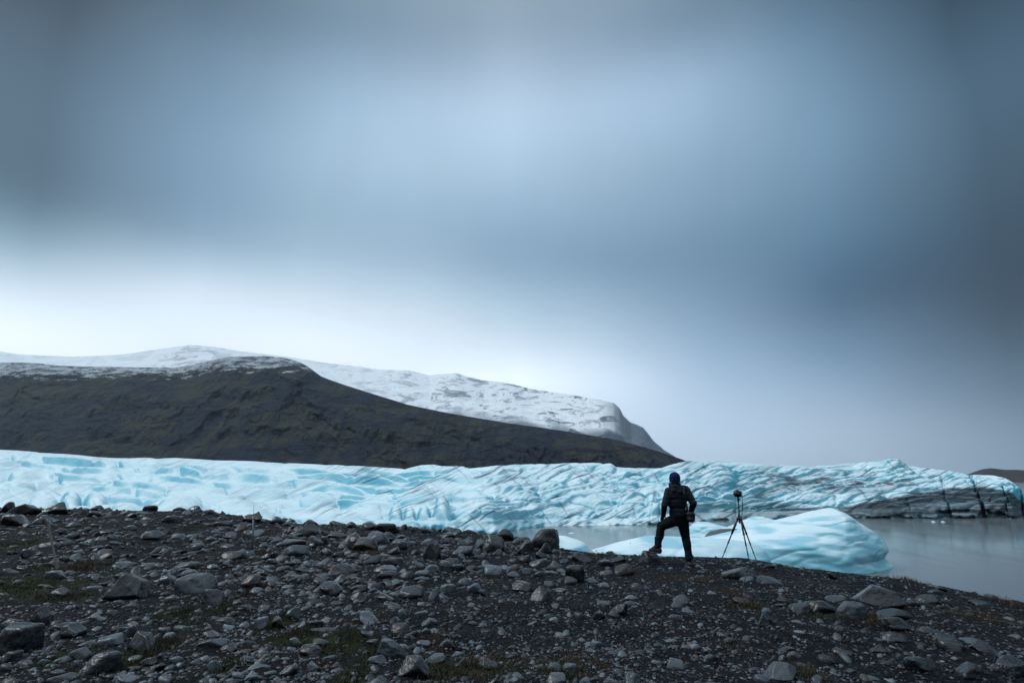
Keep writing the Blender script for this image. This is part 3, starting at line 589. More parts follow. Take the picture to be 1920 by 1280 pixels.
def hand(bm, w, palm_dir, down, side):
    palm_dir, down = palm_dir.normalized(), down.normalized(); acr = palm_dir.cross(down).normalized()*side
    pc = w+palm_dir*.05; rot = Matrix((acr, palm_dir, acr.cross(palm_dir))).transposed()
    ell(bm, pc, (.040, .050, .016), rot)
    for i, l_ in enumerate((.068, .078, .073, .056)):
        b0 = w+palm_dir*.088+acr*(-.030+.020*i); b1 = b0+palm_dir*l_*.5+down*.006; b2 = b1+palm_dir*l_*.30+down*l_*.28; chain(bm, [b0, b1, b2], [.0095, .0085, .007], 8)
    t0 = w+palm_dir*.030-acr*.034; t1 = t0-acr*.026+palm_dir*.028; t2 = t1+palm_dir*.030+down*.01; chain(bm, [t0, t1, t2], [.012, .010, .008], 8)
hand(bm, wL, (kL+Vector((0, 0, .09)))-wL, Vector((0, .3, -1)), 1)
hand(bm, wR, Vector((-.15, .35, -.9)), Vector((-.8, .3, -.1)), -1)
body = local(fuse('body', bm, SKIN, person, .0065, 2), person)
# jacket
bm = bmesh.new()
ell(bm, Q(1268.5, 928), (.205, .135, .16)); ell(bm, Q(1269.5, 942), (.185, .135, .17)); ell(bm, Q(1271, 960), (.165, .13, .13)); cap(bm, Q(1271, 955), Q(1271.5, 968), .155, .158, 24, False)
ell(bm, Q(1267, 915), (.11, .10, .07)); chain(bm, [Q(1263, 919), sL], [.09, .078]); chain(bm, [Q(1272, 917), sR], [.09, .080])
chain(bm, [sL, eL, wL], [.078, .062, .046]); chain(bm, [sR, eR, wR], [.080, .066, .048]); ell(bm, eR, (.07, .07, .07)); ell(bm, Q(1271.5, 969), (.172, .135, .05))
jz = Q(1268, 930).z
ql = lambda co: -.006*np.exp(-((((co[:, 2]+.03*np.abs(co[:, 0]-3.05)) % .075)-.037)/.010)**2)+.004*noise(co[:, 0]*14, co[:, 1]*14, co[:, 2]*14, 3)
jk = local(fuse('jacket', bm, JACKET, person, .011, 3, ql), person)
# hood, rumpled round the neck
bm = bmesh.new(); hc = Q(1265.5, 914)
for i in range(14):
    a = 2*PI*i/14; a2_ = 2*PI*(i+1)/14
    f_ = lambda t: hc+Vector((0, 0, .040))+Vector((.088*math.cos(t), .085*math.sin(t)-.01, -.02+(.035 if math.sin(t) > 0 else .0)+.012*math.sin(3*t)))
    cap(bm, f_(a), f_(a2_), .036+.008*math.sin(a*2), .036+.008*math.sin(a2_*2))
ell(bm, hc+Vector((.0, -.085, -.03)), (.105, .05, .075)); ell(bm, hc+Vector((.045, -.12, -.075)), (.06, .035, .045)); ell(bm, hc+Vector((-.05, -.11, -.05)), (.06, .035, .035))
local(fuse('hood', bm, HOODM, person, .009, 2, lambda co: .006*noise(co[:, 0]*22, co[:, 1]*22, co[:, 2]*30, 8)), person)
# trousers
bm = bmesh.new(); ell(bm, Q(1271.5, 972), (.168, .125, .115)); chain(bm, [hL, kL, aL+Vector((0, 0, .03))], [.108, .084, .062]); chain(bm, [hR, kR, aR+Vector((0, 0, .02))], [.110, .080, .064])
ell(bm, (hL+hR)/2+Vector((0, 0, -.01)), (.14, .11, .09)); ell(bm, kL, (.086, .086, .09)); ell(bm, (kR*.6+aR*.4)+Vector((0, -.02, 0)), (.076, .08, .14)); ell(bm, (kL*.6+aL*.4)+Vector((0, -.02, 0)), (.072, .076, .13))
local(fuse('trousers', bm, TROUS, person, .011, 3, lambda co: .006*noise(co[:, 0]*12, co[:, 1]*12, co[:, 2]*20, 5)+.003*noise(co[:, 0]*30, co[:, 1]*30, co[:, 2]*40, 6)), person)
# gaiters and boots
def boot(an, toe, heel):
    bm = bmesh.new(); an, toe, heel = Vector(an), Vector(toe), Vector(heel); d = (toe-heel); ln = d.length; d.normalize()
    cap(bm, an+Vector((0, 0, .05)), an-Vector((0, 0, .04)), .062, .058); mid = heel+d*ln*.5
    chain(bm, [heel+Vector((0, 0, .055)), mid+Vector((0, 0, .055)), toe-d*.05+Vector((0, 0, .040))], [.047, .050, .042]); chain(bm, [an-Vector((0, 0, .03)), mid+Vector((0, 0, .07))], [.056, .048])
    b = local(fuse('boot', bm, BOOT, person, .008, 2), person)
    bm = bmesh.new(); rot = Matrix.Rotation(math.atan2(d.y, d.x), 3, 'Z'); box(bm, (heel+toe)/2+Vector((0, 0, .012)), (ln+.04, .098, .028), rot, .010)
    so_ = bm_obj('sole', bm, BLK, b); return b
def gaiter(a, b, r1, r2):
    bm = bmesh.new(); cap(bm, a, b, r1, r2, 20, False); ell(bm, b, (r2*1.04, r2*1.04, .035)); ell(bm, a, (r1, r1, .02))
    local(fuse('gaiter', bm, GAIT, person, .009, 2, lambda co: .006*noise(co[:, 0]*18, co[:, 1]*18, co[:, 2]*50, 15)), person)
soleL = Q(1231, 1036.5, .26); boot(aL, Q(1216, 1035, .40), Q(1237, 1037, .24))
gr = float(ground_z(Q(1292, 1057).x, YP+.02)); rb = Vector((Q(1292, 1050).x, YP-.06, gr)); boot(aR, rb+Vector((.02, .25, 0)), rb)
gaiter(aL+Vector((0, 0, .13)), aL+Vector((0, 0, -.03)), .060, .066); gaiter(aR+Vector((-.01, 0, .10)), aR+Vector((0, 0, -.05)), .062, .072)
bm = bmesh.new(); ell(bm, hd+Vector((0, -.022, -.050)), (.080, .085, .075)); local(fuse('hair', bm, plain('dark_hair', (.010, .008, .007), .8), person, .008, 2), person)
# knitted hat with a turned-up cuff
bm = bmesh.new(); ell(bm, hd+Vector((0, -.008, .035)), (.099, .112, .098)); ell(bm, hd+Vector((-.0, -.02, .085)), (.062, .07, .052)); cap(bm, hd+Vector((0, -.012, -.052)), hd+Vector((0, -.006, .03)), .098, .104, 28, False)
local(fuse('beanie', bm, BEANIE, person, .007, 2, lambda co: .0018*np.sin(np.arctan2(co[:, 1]-hd.y, co[:, 0]-hd.x)*34)+.004*noise(co[:, 0]*16, co[:, 1]*16, co[:, 2]*16, 9)), person)
# shoulder bag
bag = empty('shoulder_bag', Q(1294.5, 969, -.13)); tag(bag, 'black shoulder bag hanging at the right hip of the person', 'bag')
bm = bmesh.new(); rt = Matrix.Rotation(math.radians(6), 3, 'Y'); box(bm, Q(1294.5, 969, -.13), (.155, .11, .185), rt, .028); local(bm_obj('pouch', bm, BAGM, bag), bag)
bm = bmesh.new(); box(bm, Q(1294.3, 963.5, -.145), (.163, .112, .085), rt, .024); local(bm_obj('flap', bm, BAGM, bag), bag)
bm = bmesh.new(); box(bm, Q(1294.7, 973.5, -.20), (.10, .022, .07), rt, .009); local(bm_obj('front_pocket', bm, BAGM, bag), bag)
bm = bmesh.new(); sp = [Q(1289, 960, -.15), Q(1287.5, 945, -.19), Q(1284.5, 930, -.185), Q(1282, 919, -.15), Q(1281.5, 912.5, -.06), Q(1282, 911.5, .03), Q(1283, 918, .12), Q(1286, 940, .17), Q(1289, 958, .06), Q(1292, 961, -.06)]
for i in range(len(sp)-1):
    d = sp[i+1]-sp[i]; box(bm, (sp[i]+sp[i+1])/2, (.034, .008, d.length+.012), d.to_track_quat('Z', 'Y').to_matrix(), .003)
local(bm_obj('strap', bm, BAGM, bag), bag)

# ---- tripod
fL, fR, fM = [Vector(hit(a, b)) for a, b in ((1353, 1048.5), (1418.5, 1051), (1400, 1055))]
fM = fM+Vector((0, -.15, 0)); fM = Vector(hit(*[float(q) for q in pix(*fM)]))
YT = (fL.y+fR.y+fM.y)/3; ap = P(1386, 971, YT); top = P(1384.3, 938, YT)
tp = empty('tripod', (ap.x, YT, float(ground_z(ap.x, YT)))); tag(tp, 'black tripod with spread legs standing on the gravel, a camera on top', 'tripod')
for f_, off in ((fL, Vector((-.035, 0, 0))), (fR, Vector((.035, 0, 0))), (fM, Vector((.012, -.04, 0)))):
    a = ap+off+Vector((0, 0, -.02)); d = f_-a; ln = d.length
    def at(t): return a+d*t
    bm = bmesh.new(); cuts = [0, .34, .58, .80, 1.0]; rad = [.0165, .0125, .0100, .0078]
    for i in range(4): cap(bm, at(cuts[i]), at(cuts[i+1]), rad[i], rad[i]*.96, 14, False)
    leg = local(bm_obj('leg', bm, CARB, tp), tp)
    for i in (1, 2, 3):
        bm = bmesh.new(); cap(bm, at(cuts[i]-.018), at(cuts[i]+.018), rad[i-1]*1.30, rad[i-1]*1.22, 16, False); bm_obj('twist_lock', bm, BLK, leg)
    if off.x < 0: bm = bmesh.new(); cap(bm, at(.10), at(.31), .022, .022, 16, False); bm_obj('foam_grip', bm, BLK, leg)
    bm = bmesh.new(); cap(bm, at(.985), at(1.0), .011, .010, 12); bm_obj('rubber_foot', bm, BLK, leg)
bm = bmesh.new(); cap(bm, ap+Vector((0, 0, .02)), ap-Vector((0, 0, .03)), .034, .040, 20, False)
for off in ((-.035, 0, -.012), (.035, 0, -.012), (.012, -.04, -.012)): cap(bm, ap+Vector(off)*.5, ap+Vector(off)*1.1, .018, .018, 12)
local(bm_obj('spider', bm, BLK, tp), tp)
bm = bmesh.new(); cap(bm, ap-Vector((0, 0, .10)), top, .0125, .0125, 16, False); cap(bm, ap+Vector((0, 0, .02)), ap+Vector((0, 0, .07)), .021, .018, 16, False); local(bm_obj('centre_column', bm, CARB, tp), tp)
bm = bmesh.new(); cap(bm, top, top+Vector((0, 0, .045)), .021, .019, 18, False); bmesh.ops.create_uvsphere(bm, u_segments=16, v_segments=10, radius=.019, matrix=Matrix.Translation(top+Vector((0, 0, .052)))); box(bm, top+Vector((0, 0, .073)), (.06, .045, .012), None, .003)
hdp = local(bm_obj('ball_head', bm, BLK, tp), tp)
bm = bmesh.new(); cap(bm, top+Vector((.015, 0, .03)), top+Vector((.042, 0, .026)), .008, .010, 12, False); bm_obj('knob', bm, BLK, hdp)
# ---- camera on the tripod, lens towards the ice
cb = top+Vector((0, 0, .080)); cm = empty('camera', cb); tag(cm, 'black camera mounted on top of the tripod with its strap hanging down', 'camera')
bm = bmesh.new(); box(bm, cb+Vector((0, 0, .048)), (.142, .055, .108), None, .006); box(bm, cb+Vector((.052, .018, .046)), (.030, .05, .080), None, .009); box(bm, cb+Vector((-.004, .004, .108)), (.055, .05, .030), None, .006)
cbod = local(bm_obj('camera_body', bm, BLK, cm), cm)
bm = bmesh.new(); cap(bm, cb+Vector((-.004, .02, .046)), cb+Vector((-.004, .11, .046)), .036, .034, 24, False); cap(bm, cb+Vector((-.004, .10, .046)), cb+Vector((-.004, .125, .046)), .039, .041, 24, False); local(bm_obj('lens', bm, BLK, cm), cm)
bm = bmesh.new(); cap(bm, cb+Vector((.045, 0, .092)), cb+Vector((.045, 0, .104)), .012, .011, 14, False); bm_obj('dial', bm, BLK, cbod)
bm = bmesh.new(); box(bm, cb+Vector((-.01, -.029, .043)), (.075, .004, .05), None, .001); bm_obj('screen', bm, plain('screen_glass', (.006, .007, .010), .15), cbod)
bm = bmesh.new(); box(bm, cb+Vector((-.004, -.028, .100)), (.030, .012, .018), None, .004); bm_obj('eyepiece', bm, BLK, cbod)
bm = bmesh.new()
Lp = [P(1378.2, 929, YT), P(1378.4, 941, YT), P(1378.3, 951, YT), P(1378.5, 965, YT), P(1380.5, 969.5, YT), P(1383.5, 971, YT-.03)]; Rp = [P(1391.6, 926, YT), P(1392, 934, YT), P(1392.2, 941, YT), P(1392.3, 957, YT), P(1391.5, 965, YT), P(1389, 970, YT-.02), P(1386, 972, YT-.045)]
for pts, lo, hi, w_ in ((Lp, 951, 965, .024), (Rp, 938, 959, .038)):
    for i in range(len(pts)-1):
        d = pts[i+1]-pts[i]; py_ = float(pix(*((pts[i]+pts[i+1])/2))[1]); ww = w_ if lo < py_ < hi else .009
        box(bm, (pts[i]+pts[i+1])/2, (ww, .005, d.length+.008), d.to_track_quat('Z', 'Y').to_matrix(), .0015)
local(bm_obj('strap', bm, BLK, cm), cm)

# ---- rope fence
WOOD = plain('weathered_wood', (.19, .17, .155), .8, .5, 30); STEEL = plain('dull_steel', (.13, .15, .16), .5, .2, metal=.4)
def post(name, base, topx, r, mat, label, h_extra=0):
    b = Vector(hit(*base)); t = P(topx[0], topx[1], b.y); bm = bmesh.new(); d = (t-b).normalized()
    if mat is WOOD:
        cap(bm, b-d*.15, t, r*1.05, r*.9, 9, False); bmesh.ops.subdivide_edges(bm, edges=[e for e in bm.edges if e.calc_length() > .2], cuts=14)
        for v in bm.verts: v.co += Vector((.004*math.sin(v.co.z*23), .003*math.sin(v.co.z*31), 0))
    else:
        cap(bm, b-d*.15, t, r, r*.9, 12, False)
    e = empty(name, b); e['group'] = 'rope fence posts'; tag(e, label, 'fence post')
    o_ = local(bm_obj('shaft', bm, mat, e), e)
    bm = bmesh.new(); k = t-d*.06; rg = []
    for i in range(11):
        a = 2*PI*i/10; rg.append(k+Vector((math.cos(a)*(r+.004), math.sin(a)*(r+.004), 0)))
    tube(bm, rg, .004, 6); local(bm_obj('rope_loop', bm, BLK, e), e); return b, t, k
ROPE = plain('grey_rope', (.045, .052, .058), .8, .3)
bA, tA, kA = post('fence_post', (107, 1066), (88.5, 972), .017, WOOD, 'weathered wooden post leaning left on the mossy slope')
bB, tB, kB = post('fence_post', (472.5, 1032), (475.5, 966), .019, STEEL, 'thin pale metal post rising from dry grass near the skyline boulders')
bC, tC, kC = post('fence_post', (629, 1001), (627, 979), .020, WOOD, 'short dark post stub behind the flat boulders of the shore crest')
bD, tD, kD = post('fence_post', (1387.5, 1126), (1402, 1061), .0085, CARB, 'thin dark metal rod leaning out of a stony clump in front of the tripod')
bm = bmesh.new(); cap(bm, tB-Vector((0, 0, .01)), P(476, 946, tB.y), .004, .002, 8); o_ = bm_obj('wire', bm, BLK); o_.parent = [o for o in S.objects if o.type == 'EMPTY' and 'thin pale metal post' in o.get('label', '')][0]
local(o_, o_.parent)
def gp(a, b, h=.03):
    x, y, z = hit(a, b); return Vector((x, y, z+h))
pts = [kA, gp(150, 1030, .10), gp(217, 1017, .06), gp(320, 1010, .05), gp(398, 996, .06), gp(438, 991, .08), kB, gp(505, 1009, .05), gp(547, 1002, .05), gp(590, 996, .05), kC,
       gp(700, 1003, .04), gp(800, 1012, .03), gp(900, 1025, .03), gp(1000, 1040, .03), gp(1090, 1046, .03), gp(1180, 1049, .04), gp(1262, 1051, .06), gp(1310, 1053, .09), gp(1350, 1059, .12), kD,
       gp(1500, 1092, .06), gp(1560, 1105, .05), gp(1623, 1119, .16), gp(1680, 1130, .15), gp(1771, 1151, .04), gp(1850, 1166, .04), gp(1930, 1181, .04), gp(2050, 1205, .04)]
bm = bmesh.new(); tube(bm, pts, .0048, 6); tag(bm_obj('rope', bm, ROPE), 'thin dark rope strung low between the posts across the stony shore', 'rope')
# ================================================================ STONES
# each: photo x of the middle, photo y of the base, width, height, tone 0-9, shape (r rounded, a angular, f flat, m mossy, b brown)
RK = """13,963,28,21,1r 41,967,62,22,3a 102,966,55,25,2a 35,988,58,23,1a 71,984,22,12,4r 85,978,40,13,3f 137,990,27,10,7f 162,966,22,13,2r 177,970,28,11,2r 182,958,24,11,2r 145,965,14,9,2r 219,958,13,8,1r 283,957,27,12,2r 247,972,23,10,4f 248,995,20,11,7a
196,1002,25,8,5f 178,1013,18,7,7f 281,1013,48,17,2a 150,1040,22,11,7a 174,1047,22,11,6f 242,1062,48,13,7f 107,1088,35,20,6r 130,1086,20,7,7f 180,1089,20,11,5a 247,1126,87,54,3a 311,1097,34,20,5r 110,1121,40,20,4r 176,1110,25,11,8r 25,1027,17,9,5r 20,1040,15,10,5r
48,1048,17,18,2a 42,1070,25,8,5f 14,1080,34,14,2a 109,1028,20,10,3r 120,1054,20,11,5r 133,1058,17,8,6r 14,995,22,9,4r
364,955,26,11,2r 340,955,30,8,1f 396,965,26,10,2a 325,981,40,15,2r 471,980,54,17,2a 482,971,26,14,1a 419,988,36,13,1b 520,983,29,14,4r 537,976,20,10,2r 545,982,21,11,5a 582,984,29,11,3a 574,1007,56,24,3a 483,1006,43,14,7f 537,1001,22,9,7r 548,1025,53,17,5r 592,1029,42,25,2a
555,1045,53,23,5r 491,1016,22,12,5r 435,1010,23,7,7f 451,1021,18,13,4a 423,1028,27,8,5f 383,1028,16,8,5r 368,1032,23,10,5r 312,1038,26,12,5f 437,1051,46,17,2r 468,1045,27,12,2r 498,1051,20,13,0r 516,1047,19,13,2r 509,1058,22,11,7a 482,1067,22,9,8r 479,1059,19,10,5a 347,1068,50,17,2r
398,1068,22,10,7r 352,1081,36,16,6a 369,1112,72,36,5r 398,1136,48,33,3r 416,1114,18,11,8r 470,1106,45,24,1b 480,1115,26,12,7r 540,1107,27,10,7r 529,1085,18,11,5r 600,1094,32,11,3r 603,1067,20,9,3r 530,1071,36,11,3a 428,1087,22,11,4r
631,987,36,13,2a 659,991,25,13,2r 694,994,34,14,1a 726,999,48,18,1r 780,988,13,6,1r 764,991,18,8,1b 632,1008,45,11,4f 661,1018,38,21,4a 706,1021,50,24,6r 643,1030,30,20,4a 683,1035,55,27,2b 607,1023,15,18,2r 613,1042,32,17,4a 752,1012,23,9,5r 752,1031,24,17,1r 739,1041,32,15,3a
804,1022,38,14,2f 839,1010,36,13,1f 811,1048,36,30,2a 822,997,20,9,3b 800,1000,20,10,1r 844,998,12,10,2a 878,1000,32,9,1a 869,1025,25,12,1a 867,1044,40,18,6r 832,1049,20,11,4r 895,1037,17,11,5a 698,1058,48,18,4f 673,1060,20,10,2r 737,1062,44,17,4r 629,1056,17,10,8a 642,1079,60,25,3a
783,1065,30,15,5a 809,1074,31,17,7r 834,1062,25,11,5r 720,1074,50,13,6f 756,1076,28,11,7a 793,1083,30,14,7r 723,1086,40,14,4r 762,1087,28,15,5r 856,1071,26,14,2r 908,1063,23,15,7f 871,1098,26,15,6r 633,1098,33,18,6a 622,1117,52,25,2r 672,1128,34,20,2a 672,1111,34,15,4r 693,1130,13,8,7r
702,1108,30,14,2a 724,1128,38,13,1f 773,1124,54,26,3a 810,1129,27,24,6a 842,1112,34,18,7r 890,1113,28,18,5r 905,1117,26,13,2a 743,1141,36,12,4f 752,1154,18,13,7r 653,1145,19,12,7a
947,1014,33,22,1r 926,1036,45,34,2r 982,1016,32,11,2r 1025,1030,58,40,2r 990,1036,34,21,4a 1024,1041,32,22,3a 931,1042,25,13,5a 1014,1048,30,14,2a 984,1056,25,14,1r 1009,1065,35,17,6r 1040,1063,28,13,6a 1034,1072,22,13,2r 1091,1055,40,18,2a 1134,1063,33,13,4r 1160,1055,28,11,3a 1173,1081,45,23,3b
925,1078,36,18,7r 961,1083,30,11,7f 1078,1094,40,34,1r 1069,1097,28,16,5r 1110,1095,27,11,6f 1130,1102,25,9,7r 980,1110,44,23,4a 1016,1128,50,30,3a 978,1128,20,10,3r 1028,1101,22,15,6a 1054,1111,28,10,5r 1009,1082,20,12,4r 1137,1080,28,12,4r 1195,1107,28,15,5r 942,1130,19,8,2f 927,1117,17,7,8r
1228,1143,44,36,3a 1236,1118,26,13,6a 1184,1124,34,8,9f 1180,1134,30,9,5f 1135,1137,34,13,7r 1159,1138,15,13,2a 1162,1157,43,24,3a 1122,1165,36,20,1a 1089,1163,27,14,2a 1151,1160,25,12,4r 1027,1160,20,11,6r 1039,1168,19,11,8r 1019,1149,18,6,8f 1271,1142,26,14,5r 1290,1150,30,13,6f 1280,1134,36,16,5f
1267,1163,30,12,6r 1265,1254,35,21,7r 1330,1242,33,14,6r 1038,1262,32,24,5r 1068,1259,28,15,7r 1042,1285,42,20,5r 1160,1265,26,13,6r 1182,1284,42,24,6a 1146,1288,40,16,5r 1117,1282,34,16,3a 1264,1216,20,10,5r 1217,1218,26,14,1a 1369,1210,26,15,1r 1392,1136,34,14,1r 1402,1126,24,10,4r
1389,1087,68,27,5r 1438,1096,52,17,5a 1443,1065,25,7,6r 1335,1094,17,10,8r 1564,1086,25,14,0a 1647,1137,114,43,3a 1570,1129,38,12,4r 1497,1150,40,18,4a 1543,1152,60,25,2m 1595,1160,48,32,5r 1670,1163,70,20,4a 1685,1186,66,28,4a 1736,1133,40,18,4r 1711,1137,24,13,4r 1756,1115,28,11,4r 1769,1110,21,10,1r
1837,1135,37,13,4r 1718,1170,18,10,5r 1738,1187,42,15,4f 1677,1206,50,20,3r 1771,1203,42,16,4f 1792,1226,48,23,2r 1824,1208,58,14,6f 1845,1226,66,26,1a 1579,1229,42,11,3f 1646,1226,32,17,3a 1491,1236,29,13,6a 1467,1240,21,13,6a 1506,1252,26,10,5f 1468,1278,66,36,5a 1553,1247,36,17,2r 1726,1262,62,30,4r
1824,1276,58,32,3r 1893,1270,60,36,3r 1437,1176,34,26,1a 1428,1282,30,16,6r 1535,1283,28,16,5r 1596,1263,18,13,5r 1575,1183,24,7,7f 1219,1058,44,25,5a
24,1227,76,56,2r 68,1177,48,36,2a 18,1180,36,20,2r 178,1167,42,15,6r 211,1156,21,13,5f 135,1198,56,28,3a 111,1181,34,13,2r 230,1182,26,7,7f 248,1174,24,10,6r 246,1196,26,22,5r 268,1222,58,44,1a 210,1213,50,22,7r 162,1216,36,15,5r 148,1238,50,24,5r 107,1211,17,7,8a 79,1225,24,10,5f 92,1236,22,10,6r
81,1248,22,13,7a 45,1252,32,16,4r 22,1245,32,22,3r 10,1261,24,15,4r 187,1266,72,44,4r 143,1252,20,14,5a 248,1243,34,13,8f 106,1268,26,12,5r 118,1281,50,16,5f 235,1284,48,20,6f 280,1250,32,16,3a 315,1200,26,14,9r 8,1118,17,7,7f
320,1130,24,15,5r 445,1134,22,10,4r 465,1145,19,12,4a 495,1147,28,14,6r 517,1153,28,10,7f 549,1162,27,24,6a 487,1182,34,27,7a 521,1180,32,24,3a 586,1131,20,13,8a 599,1140,22,12,5r 587,1179,36,19,2r 605,1188,52,14,5f 365,1163,24,7,7f 422,1168,40,12,5f 427,1182,28,13,9a 458,1178,21,13,6r
396,1193,44,12,7f 342,1186,36,14,5f 312,1188,32,12,5f 392,1217,66,17,5f 428,1223,34,16,2r 477,1215,17,11,8r 552,1214,28,20,7a 601,1215,34,16,3r 580,1232,52,22,1b 328,1242,32,12,6r 317,1262,20,16,3r 337,1255,18,14,5r 398,1262,36,24,8a 462,1239,27,11,7r 489,1257,48,15,7a 472,1277,37,19,7a
536,1270,38,22,5a 584,1260,28,21,8a 588,1266,28,9,9f 615,1240,22,11,6r 310,1282,28,16,6r 690,1172,40,26,8a 675,1152,18,9,5r 686,1188,24,18,5r 686,1198,34,16,5f 752,1187,42,21,3b 802,1175,38,16,6a 790,1155,27,10,7r 800,1191,16,13,1r 698,1215,28,18,2r 738,1236,64,35,6a 792,1211,36,10,7a
836,1219,36,18,3a 768,1197,17,8,8a 640,1229,16,10,7r 684,1231,18,13,4r 708,1246,42,20,6a 772,1274,66,42,3a 812,1245,52,17,6a 860,1233,28,12,7r 915,1256,44,22,5a 806,1227,24,8,6f 704,1260,28,12,5f 628,1262,24,12,8a 659,1269,26,10,8a 616,1240,24,11,5r 907,1271,21,10,6f
1112,1215,34,15,6f 1047,1221,21,10,5r 961,1220,20,11,4r 925,1285,28,14,5a 975,1271,17,8,8r 995,1175,24,8,6r"""
ANCH = {(247,1126):('large dark flat-topped boulder near the left edge, above the dark hollow','large dark boulder on the left'), (369,1112):('big smooth grey boulder overlapping a darker rounded one left of centre','big smooth grey boulder'),
 (398,1136):('dark rounded boulder leaning against the big smooth grey one','dark rounded boulder left of centre'), (24,1227):('huge dark rounded boulder cut by the left edge of the photo','huge boulder at the left edge'),
 (187,1266):('dark boulder with a pale rounded top in the bottom left corner','pale topped boulder at bottom left'), (268,1222):('black jagged boulder among mossy stones at bottom left','black jagged boulder'),
 (102,966):('dark peaked boulder on the skyline beside the leaning wooden post','peaked skyline boulder'), (41,967):('broad dark boulder on the skyline left of the peaked one','broad skyline boulder at the left'),
 (1025,1030):('big dark round boulder on the skyline against the water','big round skyline boulder'), (1647,1137):('largest flat-topped grey boulder on the right shore slope','largest boulder on the right'),
 (1595,1160):('rounded boulder with a pale wet top next to the mossy stones on the right','pale topped boulder on the right'), (1685,1186):('angular grey block leaning below the largest boulder on the right','angular block on the right'),
 (1543,1152):('low moss covered boulder on the right shore slope','mossy boulder'), (738,1236):('pale pyramid-shaped boulder near the bottom centre left','pale pyramid boulder'),
 (772,1274):('dark smooth block at the bottom beside the pale pyramid boulder','dark smooth block at the bottom'), (811,1048):('tall dark egg-shaped boulder standing on the middle of the shore','tall dark boulder'),
 (642,1079):('dark wide angular boulder in the middle left of the shore','wide angular boulder'), (1078,1094):('dark overhanging boulder resting on a paler one left of the person','dark overhanging boulder'),
 (1016,1128):('dark grey wedge-shaped boulder in the centre of the shore','wedge-shaped boulder'), (1228,1143):('dark grey upright slab below the person among flat stones','upright slab below the person'),
 (1162,1157):('dark hump-backed boulder left of the upright slab below the person','hump-backed boulder'), (1389,1087):('low smooth grey boulder under the tripod','low grey boulder under the tripod'),
 (1219,1057):('pale cracked stone under the left boot of the person','stone under the boot'), (555,1045):('pale grey domed boulder right of the thin metal post','pale domed boulder'),
 (574,1007):('large dark boulder behind the domed one near the skyline','large dark boulder near the left skyline'), (548,1025):('log-shaped boulder with pale top above the domed one','log-shaped boulder'),
 (926,1036):('dark round boulder on the crest left of the big round skyline boulder','dark crest boulder'), (683,1035):('brown lumpy boulder with dry grass near the shore crest','brown lumpy boulder'),
 (1265,1254):('smooth pale oval stone alone at the bottom right of centre','pale oval stone at the bottom'), (1468,1278):('broad pale grey boulder at the bottom edge right of centre','broad boulder at the bottom edge'),
 (1726,1262):('oval grey boulder at the bottom right','oval boulder at bottom right'), (1824,1276):('dark domed boulder at the bottom right next to the corner one','dark domed boulder at bottom right'), (1893,1270):('dark rounded boulder in the bottom right corner','corner boulder at bottom right'),
 (1845,1226):('black flat boulder capped by a pale slab near the right edge','black flat boulder near the right edge'), (690,1172):('bright angular split stone with rusty moss beside it','bright split stone'),
 (773,1124):('dark grey broad hump in the centre of the shore','broad dark hump'), (1173,1081):('brownish rounded boulder to the left of the stone under the boot','brownish boulder'),
 (1437,1176):('black pointed rock on the gravel below the tripod','black pointed rock'), (1564,1086):('small black pointed rock at the shore edge before the large iceberg','black rock at the shore edge'),
 (398,1262):('bright white angular stone at the bottom left of centre','bright white stone at the bottom')}
def ico(sub):
    bm = bmesh.new(); bmesh.ops.create_icosphere(bm, subdivisions=sub, radius=1); V = np.array([v.co[:] for v in bm.verts]); Fc = np.array([[v.index for v in f.verts] for f in bm.faces]); bm.free(); return V, Fc
ICO = {s: ico(s) for s in (1, 2, 3, 4, 5)}
def rock_shape(sub, seed, ang, lump_=.12):
    """a stone as the soft intersection of random half-spaces, with weathering noise"""
    rs = np.random.RandomState(seed); D_, Fc = ICO[sub]; n = rs.randint(7, 11) if ang else rs.randint(9, 15)
    nn = rs.normal(size=(n, 3)); nn /= np.linalg.norm(nn, axis=1)[:, None]; dd = rs.uniform(.62, 1., n) if ang else rs.uniform(.70, 1., n)
    nn = np.vstack([nn, [[1, 0, 0], [-1, 0, 0], [0, 1, 0], [0, -1, 0], [0, 0, 1], [0, 0, -1]]]); dd = np.concatenate([dd, np.full(6, 1.12 if ang else 1.0)])
    p = 26 if ang else 10; q = np.clip(D_@nn.T, 0, None)/dd; r = (q**p).sum(1)**(-1/p)
    x, y, z = D_.T; k = seed*1.37
    r = r*(1+lump_*fbm(x*1.3+k, y*1.3, z*1.3, 3, seed % 97)+.035*np.abs(noise(x*4+k, y*4, z*4, 5))+.02*noise(x*9+k, y*9, z*9, 6))
    V = D_*r[:, None]; V /= np.abs(V).max(0)[None, :]
    tp_ = rs.uniform(.30, .72) if ang else rs.uniform(.05, .28); zt = np.clip(V[:, 2]+.35, 0, 1.35)/1.35
    V[:, 0] = V[:, 0]*(1-tp_*zt)+rs.uniform(-.3, .3)*zt*tp_*2; V[:, 1] *= (1-tp_*.8*zt); V /= np.abs(V).max(0)[None, :]; return V, Fc
TONES = [(.012, .013, .015), (.019, .021, .024), (.028, .031, .035), (.040, .044, .050), (.058, .065, .073), (.078, .088, .098), (.105, .12, .132), (.14, .16, .175), (.19, .215, .235), (.26, .29, .315)]
TONES = [tuple(v*(.45, .5, .55, .62, .8, .95, 1.1, 1.2, 1.25, 1.3)[i] for v in c) for i, c in enumerate(TONES)]
rocks = []
for tk in RK.split():
    a = tk.split(','); cx, by, w, h = map(int, a[:4]); rocks.append([cx, by, w, h, int(a[4][0]), a[4][1]])
rocks.sort(key=lambda r: -r[2]*r[3]); indiv, spare = rocks[:298], rocks[298:]
